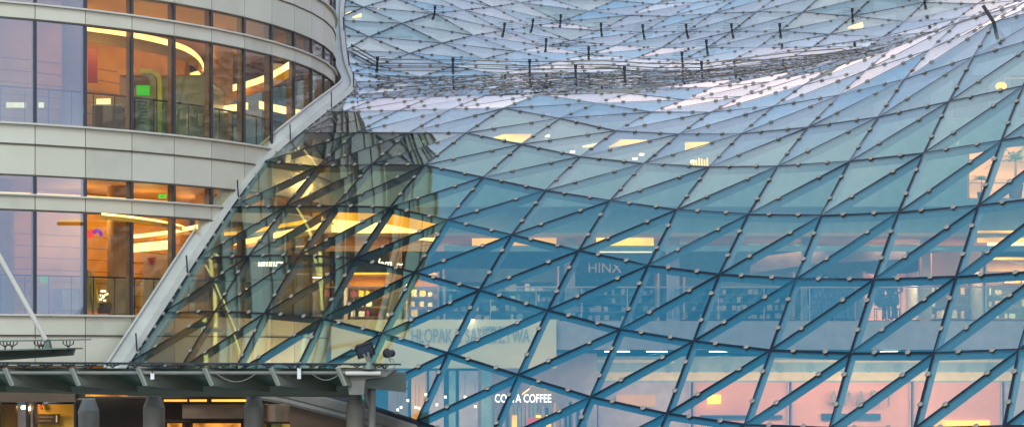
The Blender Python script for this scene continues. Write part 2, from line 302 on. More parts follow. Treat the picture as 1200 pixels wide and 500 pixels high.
# ------------------------------------------------------------------ the glass roof
C0, R0 = -6, -7
LAT = [[Vector((LATD[i][j][0]/100, LATD[i][j][1]/100, LATD[i][j][2]/100+CZ)) for j in range(len(LATD[0]))] for i in range(len(LATD))]
def interp(x, xs, ys):
    if x <= xs[0]: return ys[0]
    for a, b, c, d in zip(xs[:-1], xs[1:], ys[:-1], ys[1:]):
        if x <= b: return c+(d-c)*(x-a)/(b-a)
    return ys[-1]
def cmin(r): return interp(r, [1, 2, 3, 4, 5, 6, 7, 8, 9], [-1, -1.3, -1.6, -2.05, -2.95, -3.95, -4.7, -5.6, -6])
def rmin(c): return interp(c, [4, 5, 6], [-4, -4.45, -5])
def node(c, r): return LAT[c-C0][r-R0]
def surf(c, r):
    c = min(max(c, C0), 12.9999); r = min(max(r, R0), 14.9999)
    i = math.floor(c); j = math.floor(r); a = c-i; b = r-j
    p = node(i, j); q = node(i+1, j+1)
    if a >= b: s_ = node(i+1, j); return p*(1-a)+s_*(a-b)+q*b
    s_ = node(i, j+1); return p*(1-b)+s_*(b-a)+q*a
def nrm(c, r):
    c = min(max(c, C0+1), 12); r = min(max(r, R0+1), 14)
    i, j = round(c), round(r)
    n = (node(i+1, j)-node(i-1, j)).cross(node(i, j+1)-node(i, j-1)); n.normalize()
    return n
def clip(poly, g):
    out = []
    for k in range(len(poly)):
        a = poly[k]; b = poly[(k+1) % len(poly)]; ga, gb = g(a), g(b)
        if ga >= -1e-9: out.append(a)
        if (ga > 1e-9 and gb < -1e-9) or (ga < -1e-9 and gb > 1e-9):
            t = ga/(ga-gb); out.append((a[0]+(b[0]-a[0])*t, a[1]+(b[1]-a[1])*t))
    return out
g1 = lambda p: p[0]-cmin(p[1])
g2 = lambda p: p[1]-rmin(p[0])
def proj(p):
    return (600+F*p.x/p.y, 410-F*(p.z-CZ)/p.y)
def inframe(p):
    u, v = proj(p); return -20 < u < 1220 and -20 < v < 520

roof = thing('glass_roof', 'undulating blue glass roof of triangular panes with dark steel bars, right of the cream building', 'glass roof', (5, 46, 0))
panes = []; edges = {}
for c in range(C0, 13):
    for r in range(-6, 15):
        for tri in (((c, r), (c+1, r), (c+1, r+1)), ((c, r), (c+1, r+1), (c, r+1))):
            pl = clip(clip(list(tri), g1), g2)
            if len(pl) < 3: continue
            P3 = [surf_tri for surf_tri in []]
            A, B, C = (node(*t) for t in tri)
            def bary(p):
                (x0,y0),(x1,y1),(x2,y2) = tri
                d = (y1-y2)*(x0-x2)+(x2-x1)*(y0-y2)
                l0 = ((y1-y2)*(p[0]-x2)+(x2-x1)*(p[1]-y2))/d; l1 = ((y2-y0)*(p[0]-x2)+(x0-x2)*(p[1]-y2))/d
                return A*l0+B*l1+C*(1-l0-l1)
            P3 = [bary(p) for p in pl]
            n = (B-A).cross(C-A).normalized()
            ar = 0; pr = [proj(p) for p in P3]
            for k in range(len(pr)): ar += pr[k][0]*pr[(k+1)%len(pr)][1]-pr[(k+1)%len(pr)][0]*pr[k][1]
            cen = sum(P3, Vector())/len(P3)
            if cen.z < -.3: continue
            panes.append((abs(ar)/2 if inframe(cen) else 0, P3, n, cen))
            for k in range(3):
                e = tuple(sorted((tri[k], tri[(k+1) % 3])))
                edges[e] = edges.get(e, Vector())+n
panes.sort(key=lambda t: -t[0])
def pane_mesh(mb, P3, n, cen):
    ax = Vector((random.uniform(-1,1), random.uniform(-1,1), random.uniform(-1,1)))
    tilt = n+ax*.004
    pts = []
    for p in P3:
        d = cen-p; q = p+d*min(.3, .018/max(d.length, .05))
        q = q-tilt*((q-cen).dot(tilt)-0)+n*((q-cen).dot(n)) if False else q+n*((ax.dot(q-cen))*.007)
        pts.append(q-n*.012)
    k = len(pts)
    mb.add(pts, [tuple(range(k))], M['roof_glass']); mb.add([p-n*.024 for p in pts], [tuple(range(k-1, -1, -1))], M['roof_glass'])
rest = MB()
for i, (a, P3, n, cen) in enumerate(panes):
    if i < 100:
        mb = MB(); pane_mesh(mb, P3, n, cen); mb.build('glass_pane', roof)
    else: pane_mesh(rest, P3, n, cen)
o = rest.build('glass_pane', roof); o['kind'] = 'stuff'

def clip_edge(a, b):
    def inside(p): return g1(p) >= -1e-6 and g2(p) >= -1e-6
    N = 24; pts = [(a[0]+(b[0]-a[0])*k/N, a[1]+(b[1]-a[1])*k/N) for k in range(N+1)]
    ins = [k for k in range(N+1) if inside(pts[k])]
    return (ins[0]/N, ins[-1]/N) if len(ins) > 1 else None
beams = []; clamps = []
for (a, b), n in edges.items():
    t = clip_edge(a, b)
    if not t: continue
    n = n.normalized(); A, B = node(*a), node(*b)
    p, q = A.lerp(B, t[0]), A.lerp(B, t[1])
    if max(p.z, q.z) < 0: continue
    u0, u1 = proj(p), proj(q)
    ln = math.hypot(u0[0]-u1[0], u0[1]-u1[1]) if inframe((p+q)/2) else 0
    beams.append((ln, p, q, n))
    for k in (.30, .70):
        if t[0]-.02 < k < t[1]+.02:
            c_ = A.lerp(B, k); clamps.append((F/c_.y if inframe(c_) else 0, c_, n, (B-A).normalized()))
beams.sort(key=lambda t: -t[0]); clamps.sort(key=lambda t: -t[0])
def beam_mesh(mb, p, q, n):
    mb.bar(p, q, .060, .006, M['cap'], n, -.008)     # joint cap
    mb.bar(p-n*.04, q-n*.04, .055, .17, M['beam'], n, 0)
def clamp_mesh(mb, c, n, t):
    s_ = n.cross(t).normalized(); t = s_.cross(n)
    base = c+n*.012
    rings = [(.062, -.008), (.062, .008), (.046, .018), (.018, .022)]; N = 10; vs = []
    for r, h in rings:
        for i in range(N):
            an = 2*PI*i/N; vs.append(base+(t*math.cos(an)+s_*math.sin(an))*r+n*h)
    fs = []
    for k in range(len(rings)-1):
        for i in range(N): fs.append((k*N+i, k*N+(i+1)%N, (k+1)*N+(i+1)%N, (k+1)*N+i))
    fs.append(tuple((len(rings)-1)*N+i for i in range(N)))
    mb.add(vs, fs, M['clamp'])
for lst, fn, nm in ((beams, beam_mesh, 'steel_bar'), (clamps, clamp_mesh, 'pane_clamp')):
    rest = MB()
    for i, it in enumerate(lst):
        if i < 100: mb = MB(); fn(mb, *it[1:]); mb.build(nm, roof)
        else: fn(rest, *it[1:])
    rest.build(nm, roof)['kind'] = 'stuff'

# rim that closes the roof against the curved building
def sweep(mb, pts, side, nor, prof, m):
    """prof: list of (s, n) offsets; side / nor: per point directions"""
    k = len(prof); vs = []
    for p, s_, n in zip(pts, side, nor):
        for a, b in prof: vs.append(p+s_*a+n*b)
    fs = []
    for i in range(len(pts)-1):
        for j in range(k): fs.append((i*k+j, i*k+(j+1)%k, (i+1)*k+(j+1)%k, (i+1)*k+j))
    fs.append(tuple(range(k))); fs.append(tuple((len(pts)-1)*k+j for j in range(k-1, -1, -1)))
    mb.add(vs, fs, m)
def smoothp(pts, it=3):
    for _ in range(it): pts = [pts[0]]+[(a+b*2+c)/4 for a, b, c in zip(pts[:-2], pts[1:-1], pts[2:])]+[pts[-1]]
    return pts
rs = [-4.3+.25*k for k in range(int(13/.25))]
rp = smoothp([surf(cmin(r), r) for r in rs], 10)
side = []; nor = []
for i, p in enumerate(rp):
    t = (rp[min(i+1, len(rp)-1)]-rp[max(i-1, 0)]).normalized()
    n = Vector((.25, -.95, .15)).normalized(); s_ = n.cross(t).normalized()
    n = t.cross(s_).normalized()
    if s_.x > 0 and i < 5: s_ = -s_
    side.append(s_); nor.append(n)
if side[4].x > 0: side = [-s_ for s_ in side]
mb = MB()
sweep(mb, rp, side, nor, [(.0, -.10), (.0, .06), (.16, .10), (.19, .03), (.44, .03), (.47, .10), (.52, .10), (.52, -.35), (.0, -.35)], M['rim'])
sweep(mb, rp, side, nor, [(-.05, -.06), (-.05, .02), (.0, .05), (.0, -.06)], M['steel'])
mb.build('rim_beam', roof, True)
mb = MB()
for i in range(2, len(rp)-1, 1):
    c_ = rp[i]; clamp_mesh(mb, c_-side[i]*.03+nor[i]*.02, nor[i], (rp[i+1]-rp[i-1]).normalized())
    if i % 6 == 2: mb.bar(c_+nor[i]*.05, c_+nor[i]*.12+Vector((-.05, 0, .45)), .03, .03, M['steel'])
mb.build('rim_clamp_row', roof)
# base beam along the foot
bp_ = [surf(-1+.5*k, rmin(-1+.5*k)-.02) for k in range(0, 15)]
bs = [Vector((0, 0, -1))]*len(bp_); bn = [Vector((0, -1, 0))]*len(bp_)
mb = MB(); sweep(mb, bp_, bs, bn, [(.05, .08), (.05, -.25), (.48, -.25), (.48, .10), (.42, .14), (.34, .10), (.30, .16), (.10, .16)], M['grey']); mb.build('base_beam', roof, True)
mb = MB(); sweep(mb, bp_, bs, bn, [(-.04, .06), (-.04, -.1), (.05, -.1), (.05, .1)], M['steel']); mb.build('base_gasket', roof, True)

# little posts with spike wires at nodes of the far slope, and the two-line safety rail
def post(c, r, h=.28):
    p = surf(c, r); n = nrm(c, r); mb = MB()
    up = (n+Vector((0, 0, 1.2))).normalized()
    a = p; b = p+up*h
    mb.tube(a, b, .034, M['steel'], 8); mb.tube(b-up*.13, b, .055, M['steel'], 8); mb.tube(a, a+up*.08, .045, M['steel'], 8)
    for k in range(4):
        z = a+up*(.06+k*.075)
        for q in (-1, 1):
            mb.tube(z, z+Vector((q*(.42-.05*k), random.uniform(-.05,.05), random.uniform(-.02,.03))), .007, M['steel'], 5)
    mb.build('spike_post', roof)
for (c, r) in [(-4,6),(-3,6),(-2,7),(-1,8),(0,8),(1,8),(2,9),(-4,9),(-3,10),(-3,11),(-3,12),(-2,12),(-2,10),(-1,12),(0,12),(1,12),(2,12),(1,11),(1,10),(3,13),(4,14),(-1,10)]:
    if c >= cmin(r): post(c, r)
mb = MB()
line = [surf(-3.9, 6.1), surf(-3, 6), surf(-2, 7), surf(-1, 8), surf(0, 9), surf(1, 9), surf(2, 9), surf(3, 10), surf(4, 10)]
for dz in (.06, .20): mb.path([p+Vector((0, 0, dz)) for p in line], .022, M['bronze'], 6)
mb.build('safety_rail', roof)
p = at(1164, 25, node(9, 4).y); mb = MB(); mb.bar(node(9,4)+Vector((-.25,0,.42)), node(9,4)+Vector((.28,0,-.40)), .07, .07, M['steel']); mb.build('spike_post', roof)

# ------------------------------------------------------------------ the curved building
BX, BY, BR = -19.8, 62.4, 14.0
STEP = 5.68; TH0 = -58.7
def bp(th, r, z): a = R_(th); return Vector((BX+math.cos(a)*r, BY+math.sin(a)*r, z))
bld = thing('curved_building', 'rounded building with cream panel bands and long warm-lit windows, at the left', 'building', (BX, BY, 0))
IDX = list(range(-7, 15))
def arcbox(mb, t0, t1, r0, r1, z0, z1, m):
    mb.hexa([bp(t0,r1,z0), bp(t1,r1,z0), bp(t1,r0,z0), bp(t0,r0,z0), bp(t0,r1,z1), bp(t1,r1,z1), bp(t1,r0,z1), bp(t0,r0,z1)], m)
def disc(mb, r, z0, z1, m, n=64):
    mb.tube((BX, BY, z0), (BX, BY, z1), r, m, n)
for s in range(-1, 3):
    z0 = .95+5*s+CZ
    # opaque bands
    for (a, b_, nm) in ((2.72, 3.14, 'narrow_cladding_band'), (3.63, 4.44, 'cladding_band'), (4.44, 5.0, 'cladding_band')):
        mb = MB()
        for k in IDX:
            t0 = TH0+STEP*(k-1); g_ = .05
            arcbox(mb, t0+g_, t0+STEP-g_, BR-.10, BR, z0+a+.018, z0+b_-.018, M[random.choice(['cream','cream','cream_b','cream_c'])])
        arcs = IDX
        for k in arcs:
            t0 = TH0+STEP*(k-1); arcbox(mb, t0, t0+STEP, BR-.22, BR-.105, z0+a, z0+b_, M['joint'])
        mb.build(nm, bld)
    for zz, h, pr in ((5.0, .05, .10), (3.14, .045, .08), (2.72, .025, .03), (4.44, .022, .035), (3.63, .022, .03)):
        mb = MB()
        for k in IDX:
            t0 = TH0+STEP*(k-1); arcbox(mb, t0, t0+STEP, BR-.2, BR+pr, z0+zz-h, z0+zz, M['ledge'] if pr > .05 else M['joint'])
        mb.build('sill_ledge' if pr > .05 else 'panel_joint', bld)
    for k in IDX:
        t0 = TH0+STEP*(k-1)
        for (a, b_, nm) in ((0, 2.70, 'window'), (3.14, 3.61, 'clerestory_window')):
            mb = MB()
            arcbox(mb, t0-.16, t0+.16, BR-.06, BR+.02, z0+a, z0+b_, M['mullion'])
            arcbox(mb, t0-.10, t0+.26, BR-.26, BR-.065, z0+a, z0+b_, M['jamb'])
            w_ = mb.build(nm, bld)
            mb = MB(); d_ = random.uniform(-.006, .006)
            arcbox(mb, t0+.17, t0+STEP-.17, BR-.045+d_, BR-.02+d_, z0+a, z0+b_, M['mirror_glass' if k <= 1 else 'window_glass'])
            mb.build('pane', w_)
    mb = MB(); disc(mb, BR-.25, z0-.45, z0-.0, M['floor'], 90); mb.build('floor_slab', bld)
    mb = MB(); disc(mb, BR-.26, z0+3.66, z0+4.50, M['ceil'], 90); mb.build('room_ceiling', bld)
    # inner wooden wall with recessed light lines
    mb = MB(); disc(mb, 9.2, z0+.01, z0+3.65, M['wood'], 90)
    for k in range(0, 7):
        zz = z0+.35+k*.34
        disc(mb, 9.215, zz, zz+.014, M['brown'], 90)
    mb.build('inner_wall', bld)
mb = MB(); disc(mb, BR+.02, .95+15+CZ-.3, .95+15+CZ+1.2, M['cream'], 96); disc(mb, BR+.12, .95+15+CZ+1.2, .95+15+CZ+1.3, M['ledge'], 96); mb.build('roof_parapet', bld)

def arclamp(mb, t0, t1, r0, r1, z0, z1, m, n=10, cx=BX, cy=BY):
    for k in range(n):
        a, b = R_(t0+(t1-t0)*k/n), R_(t0+(t1-t0)*(k+1)/n)
        q = lambda an, r, z: Vector((cx+math.cos(an)*r, cy+math.sin(an)*r, z))
        mb.hexa([q(a,r1,z0), q(b,r1,z0), q(b,r0,z0), q(a,r0,z0), q(a,r1,z1), q(b,r1,z1), q(b,r0,z1), q(a,r0,z1)], m)
# clerestory light line just inside the upper strip of each storey
for s in (-1, 0, 1):
    mb = MB(); z0 = .95+5*s+CZ
    arclamp(mb, -80, -36, 12.9, 13.0, z0+3.20, z0+3.25, M['warm'], 20); mb.build('light_line', bld)
# sweeping cove rings: light line with an orange apron below it, all at one height
def cove(pts, zrel, h, mat, apron, d0=None):
    P_ = [Vector(((u-600)/F*(zrel*F/(410-v)), zrel*F/(410-v), zrel+CZ)) for u, v in pts]
    for _ in range(2):
        q = [P_[0]]
        for a, b in zip(P_[:-1], P_[1:]): q += [a*.75+b*.25, a*.25+b*.75]
        P_ = q+[P_[-1]]
    if apron:
        mb = MB()
        for a, b in zip(P_[:-1], P_[1:]): mb.hexa([a+Vector((0,0,-apron)), b+Vector((0,0,-apron)), b+Vector((0,.06,-apron)), a+Vector((0,.06,-apron)), a, b, b+Vector((0,.06,0)), a+Vector((0,.06,0))], M['wood'])
        o = mb.build('ceiling_cove', bld)
    else: o = bld
    mb = MB()
    for a, b in zip(P_[:-1], P_[1:]):
        a = a+Vector((0,.10,.01)); b = b+Vector((0,.10,.01)); mb.hexa([a, b, b+Vector((0,.05,0)), a+Vector((0,.05,0)), a+Vector((0,0,h)), b+Vector((0,0,h)), b+Vector((0,.05,h)), a+Vector((0,.05,h))], M[mat])
    mb.build('cove_light', o)
cove([(98,36), (150,43), (200,54), (226,64), (239,80), (236,88), (222,92)], 8.55, .17, 'warm', .30)
cove([(250,111), (275,107), (300,100), (322,91), (338,81)], 8.30, .22, 'warmw', .26)
cove([(253,133), (290,128)], 7.10, .20, 'warmw', 0); cove([(303,127), (345,136), (360,138.5)], 7.10, .22, 'warmw', 0)
cove([(100,280), (130,280), (152,280), (196,275), (231,268)], 3.38, .12, 'warmw', .10)
cove([(106,297), (130,297), (152,296), (196,292)], 2.92, .26, 'warmw', 0)
cove([(118,252), (150,255), (185,260), (210,265), (216,268)], 3.50, .06, 'warm', .10)
cove([(262,288), (290,286), (320,279), (345,274), (378,267)], 3.40, .16, 'covew', .12)
cove([(262,276), (290,274), (320,268), (345,264), (378,258)], 3.50, .10, 'cove', .0)
cove([(20,297), (34,297)], 2.92, .22, 'warmw', 0)
cove([(6,126), (29,126)], 6.60, .14, 'warmw', 0); cove([(44,126), (50,126)], 6.60, .14, 'warmw', 0)
# room lamps
def plamp(loc, e, name='hall_fill_lamp'):
    l = bpy.data.lights.new(name, 'POINT'); l.energy = e; l.shadow_soft_size = .05; l.color = (1, .68, .22)
    o = bpy.data.objects.new(name, l); col.objects.link(o); o.location = loc
def area(name, loc, sx_, sy_, e, c, rot=(0,0,0)):
    l = bpy.data.lights.new(name, 'AREA'); l.shape = 'RECTANGLE'; l.size = sx_; l.size_y = sy_; l.energy = e; l.color = c
    o = bpy.data.objects.new(name, l); col.objects.link(o); o.location = loc; o.rotation_euler = rot; return o
for s, e in ((0, 80), (1, 42), (-1, 10)):
    for th in (-47, -36, -24, -8):
        p_ = bp(th, 11.3, .95+5*s+CZ+2.75); plamp(p_, e*.55, 'room_lamp')

M['edge'] = pbr('fin_edge_paint', (.27, .26, .22), .5)
# ------------------------------------------------------------------ things inside the curved building
def rquad(poly_uv, d, dep, m, mb):      # upright plate outlined at (u, v), facing the camera
    mb.prism([at(u, v, d) for u, v in poly_uv], (0, dep, 0), m)
def round_rect(u0, v0, u1, v1, r, corners='tl tr'.split(), n=6):
    pts = []
    for cx, cy, a0, nm in ((u0+r, v0+r, 180, 'tl'), (u1-r, v0+r, 270, 'tr'), (u1-r, v1-r, 0, 'br'), (u0+r, v1-r, 90, 'bl')):
        if nm in corners:
            for k in range(n+1):
                a = R_(a0+90*k/n); pts.append((cx+math.cos(a)*r, cy+math.sin(a)*r))
        else: pts.append({'tl':(u0,v0),'tr':(u1,v0),'br':(u1,v1),'bl':(u0,v1)}[nm])
    return pts
kd = 55.2
k_ = thing('ticket_kiosk', 'grey-green kiosk with rounded corners and a lime stripe behind the upper windows', 'kiosk', at(200, 150, kd+1))
mb = MB(); rquad(round_rect(176, 88, 250, 166, 14), kd+.3, 2.2, M['kiosk'], mb); mb.build('kiosk_body', k_, True)
mb = MB(); outer = round_rect(136, 83, 183, 170, 13, ['tr']); inner = round_rect(140, 88, 176, 170, 9, ['tr'])
for a, b, c, d in zip(outer[:-1], outer[1:], inner[:-1], inner[1:]):
    if a == outer[-2] and b == outer[-1]: continue
    mb.prism([at(*a, kd), at(*b, kd), at(*d, kd), at(*c, kd)], (0, .5, 0), M['wood'] if a[0] < 170 and a[1] < 100 else M['kiosk'])
mb.build('portal_frame', k_, True)
mb = MB(); lp = [(x+1, y) for x, y in round_rect(140, 83, 186, 170, 13, ['tr'])][1:9]; lp[0] = (163, 83); lp[-1] = (187, 168)
for a, b in zip(lp[:-1], lp[1:]): mb.bar(at(*a, kd-.03), at(*b, kd-.03), .12, .12, M['lime'], Vector((0,-1,0)))
mb.build('lime_stripe', k_)
mb = MB(); rquad([(140,88),(176,88),(176,170),(140,170)], kd+.6, .1, M['mauve'], mb); mb.build('back_panel', k_, True)
mb = MB(); rquad([(202,108),(218,109),(218,122),(202,121)], kd+.25, .06, M['bluegrey'], mb); mb.build('service_hatch', k_, True)
for u in (218, 232):
    mb = MB(); rquad([(u,133),(u+5,133),(u+5,148),(u,148)], kd+.27, .06, M['cream2'], mb); mb.build('poster', k_, True)
b_ = thing('information_board', 'tall pale information board with green header beside the lime-striped kiosk', 'board', at(168, 150, kd-.4))
mb = MB(); rquad([(160,112),(175,112),(175,155),(160,155)], kd-.4, .08, M['bluegrey'], mb); mb.build('board_panel', b_, True)
mb = MB(); rquad([(160,100),(175,100),(175,112),(160,112)], kd-.42, .1, M['green'], mb); mb.build('board_header', b_, True)
mb = MB()
for k in range(8): rquad([(162,115+k*4),(173-(k*5%4),115+k*4),(173-(k*5%4),115.7+k*4),(162,115.7+k*4)], kd-.43, .02, M['navy'], mb)
mb.build('board_text', b_, True)
t = thing('service_counter', 'low grey-brown counter left of the kiosk behind the upper windows', 'counter', at(124, 150, 54.5))
mb = MB(); rquad([(108,124),(140,124),(140,160),(108,160)], 54.5, .8, M['brown'], mb); mb.build('counter_front', t, True)
mb = MB(); rquad([(107,122.5),(141,122.5),(141,124),(107,124)], 54.4, 1.0, M['ledge'], mb); mb.build('counter_top', t, True)
mb = MB(); rquad([(103,58),(114,58),(114,97),(103,97)], 55, .06, M['red'], mb); tag(mb.build('hanging_banner', None, True), 'dark red banner hanging left of the kiosk, behind the upper windows', 'banner')
t = thing('wall_screen', 'small bright screen on the wall left of the kiosk', 'screen', at(121, 120, 57))
mb = MB(); rquad([(113,116),(129,115.5),(129,124),(113,124)], 57, .1, M['warmw'], mb); mb.build('lit_panel', t, True)
mb = MB(); rquad([(112,124),(130,124),(130,125),(112,125)], 56.95, .15, M['jamb'], mb); mb.build('screen_shelf', t, True)
for n_, (u, v, wd, d, lb) in enumerate(((190, 230, 9, 52.9, 'small green exit sign behind the narrow strip window of the curved building'), (300, 57.5, 9, 55.9, 'small green exit sign peeping over the panel above the upper windows'))):
    t = thing('exit_sign', lb, 'exit sign', at(u, v, d), 'green exit signs')
    h = 4.6
    mb = MB(); rquad([(u-wd/2,v-h/2),(u+wd/2,v-h/2),(u+wd/2,v+h/2),(u-wd/2,v+h/2)], d+.6, .06, M['exitgreen'], mb); mb.build('sign_face', t, True)
    mb = MB(); rquad([(u-2.6,v-.5),(u+1.2,v-.5),(u+1.2,v-1.4),(u+3,v),(u+1.2,v+1.4),(u+1.2,v+.5),(u-2.6,v+.5)], d+.58, .015, M['white'], mb); mb.build('arrow', t, True)
# lower storey: poster, yellow cloth, planter with candle, rail, pink box
t = thing('advertising_poster', 'large poster with a red triangle and grey figure, behind the lower windows', 'poster', at(183, 345, 56))
mb = MB(); rquad([(168,299),(196,298),(196,352),(168,352)], 56, .08, M['mauve'], mb); mb.build('poster_panel', t, True)
mb = MB(); rquad([(172,302),(182,301),(178,311)], 55.97, .02, M['red'], mb); mb.build('red_triangle', t, True)
mb = MB(); rquad([(178,322),(184,314),(189,322),(191,345),(176,345)], 55.97, .02, M['slab'], mb); mb.build('grey_figure', t, True)
t = thing('draped_cloth', 'yellow cloth draped over a stand in an upturned V, behind the lower windows', 'cloth', at(104, 365, 53.5))
mb = MB()
for a, b, c_, d_ in (((104,316),(107,318),(104,362),(100,361)), ((105,316),(108,320),(116,360),(109,361))):
    rquad([a, b, c_, d_], 53.4, .25, M['yellow'], mb)
mb.build('cloth_fold', t, True)
mb = MB(); mb.tube(at(101,316,53.6), at(98,367,53.6), .03, M['brown'], 8); mb.tube(at(102,316,53.6), at(109,367,53.6), .03, M['brown'], 8); mb.build('stand_leg', t)
t = thing('table_lamp', 'round planter pot with glowing white lights beside the yellow cloth', 'lamp', at(122, 367, 53.6))
mb = MB(); mb.tube(at(122,367,53.6), at(122,355,53.6), .17, M['darkbrown'], 14, .22); mb.build('pot', t)
mb = MB()
for k in range(9):
    c_ = at(122+random.uniform(-4,4), 347+random.uniform(-6,6), 53.6+random.uniform(-.1,.1)); mb.tube(c_, c_+Vector((0,0,.05)), .035, M['spot'], 6)
mb.build('fairy_bulb', t); mb = MB()
for k in range(7):
    a = k*.9; mb.tube(at(122,356,53.6), at(122+4*math.cos(a), 345+3*math.sin(a), 53.6), .012, M['brown'], 5)
mb.build('twig', t)
t = thing('neon_sign', 'small neon sign with a red block and a purple hook, behind the lower windows', 'sign', at(110, 274, 54))
mb = MB(); rquad([(98,270),(110,269),(110,279),(98,279)], 54, .05, M['redneon'], mb); mb.build('red_block', t, True)
mb = MB(); mb.path([at(114+4.5*math.cos(R_(a)), 275-5*math.sin(R_(a)), 54) for a in range(160, -30, -20)], .05, M['purple'], 8); mb.build('purple_hook', t)
def dress(name, lab, cat, quads, d):
    t = thing(name, lab, cat, at(quads[0][1][0][0], 367, d))
    for nm, poly, mt, dd in quads:
        mb = MB(); rquad(poly, d+dd, .12 if dd else .3, M[mt], mb); mb.build(nm, t, True)
dress('display_stand', 'orange and white display stand with a green box on top, behind the second lower window', 'display stand', [('stand_body', [(44,334),(58,334),(58,367),(44,367)], 'peach', 0), ('green_box', [(47,324),(55,323),(55,331),(47,331)], 'green', -.1)], 52.4)
dress('shop_cabinet', 'cream and blue shelf cabinet behind the second lower window', 'cabinet', [('cabinet_body', [(62,338),(92,338),(92,367),(62,367)], 'slab', 0), ('cabinet_door', [(73,340),(91,340),(91,362),(73,362)], 'cream2', -.13)], 52.6)
# balustrades inside both storeys
for s, lb in ((0, 'thin dark balustrade with glass infill behind the lower windows'), (1, 'thin dark balustrade with glass infill behind the upper windows')):
    t = thing('balustrade', lb, 'balustrade', (BX, BY, .95+5*s+CZ)); z0 = .95+5*s+CZ
    mb = MB(); arclamp(mb, -70, -10, 13.0, 13.05, z0+1.02, z0+1.07, M['darkbrown'], 24); mb.build('handrail', t)
    mb = MB(); arclamp(mb, -70, -10, 13.02, 13.035, z0+.08, z0+1.0, M['rail_glass'], 24); mb.build('glass_infill', t)
    mb = MB()
    for k in range(22): p = bp(-70+60*k/21, 13.025, z0); mb.tube(p, p+Vector((0,0,1.02)), .018, M['darkbrown'], 6)
    mb.build('baluster_row', t)
# round columns
for th, s in ((-60,0),(-43,0),(-26,0),(-50,1),(-22,1)):
    p = bp(th, 11.9, .95+5*s+CZ); mb = MB(); mb.tube(p, p+Vector((0,0,3.65)), .34, M['core'], 20); mb.build('column', bld)

# ------------------------------------------------------------------ shopping galleries under the glass
gal = thing('shopping_gallery', 'three storeys of shopping galleries seen through the glass roof', 'gallery', (8, 62, 0))
YE, YW = 61.0, 66.0
X0, X1 = -6.5, 30.0
def gb(name, x0, x1, y0, y1, z0, z1, m, parent=gal):
    mb = MB(); mb.box(x0, x1, y0, y1, z0+CZ, z1+CZ, m); return mb.build(name, parent)
gb('floor_slab', X0, X1, YE, 72, .02, .93, M['slab']); gb('floor_slab', X0, X1, YE+.6, 72, 4.6, 5.9, M['teal'])
gb('floor_slab', -4, X1, YE-14, 72, -4.05, -4.0, M['floor'])
gb('shop_wall', X0, X1, YW+3.5, YW+3.8, -4.0, 8.4, M['teal'])
gb('gallery_soffit', X0, X1, YE+.02, YW+3.4, 3.62, 3.72, M['ceil'])
def X(u, d=YW): return (u-600)/F*d
gb('bulkhead', X0, X1, YE+1.5, YE+1.7, 3.73, 4.6, M['teal'])
# fascia of the middle gallery with amber coves
gb('cove_trough', X0, X(520,YE), YE+.4, YE+.55, 3.16, 3.34, M['peach'])
gb('cove_trough', X(520,YE), X1, YE+.4, YE+.55, 3.16, 3.34, M['teal'])
def lit(u0, u1, v0, v1, d, m, name='cove_light', dep=.12, parent=gal):
    mb = MB(); rquad([(u0,v0),(u1,v0),(u1,v1),(u0,v1)], d, dep, M[m], mb); return mb.build(name, parent, True)
def wedge(poly, d, m, name='cove_light', dep=.12, parent=gal):
    mb = MB(); rquad(poly, d, dep, M[m], mb); return mb.build(name, parent, True)
wedge([(384,256),(450,262),(512,274),(512,283),(450,276),(384,271)], YE+.9, 'covew'); wedge([(384,243),(450,248),(512,258),(512,274),(450,262),(384,256)], YE+1.0, 'cove')  # amber plates are the cove's glow on the ceiling, put in as emission
lit(592, 652, 277, 288, YE+1.0, 'cove'); lit(596, 650, 288, 293, YE+.9, 'covew'); lit(553, 586, 273, 289, YE+1.2, 'cove')
lit(699, 766, 277, 289, YE+1.0, 'cove'); lit(703, 764, 289, 295.5, YE+.9, 'covew')
lit(1146, 1262, 270, 284, YE+1.0, 'cove'); lit(1158, 1262, 284, 292, YE+.9, 'covew')
wedge([(880,302),(960,291),(1062,291),(1062,303),(960,308),(880,320)], YE+2.5, 'mauve', 'bulkhead', .2)
wedge([(1092,296),(1150,290),(1150,318),(1092,326)], YE+2.2, 'peach', 'bulkhead', .2)
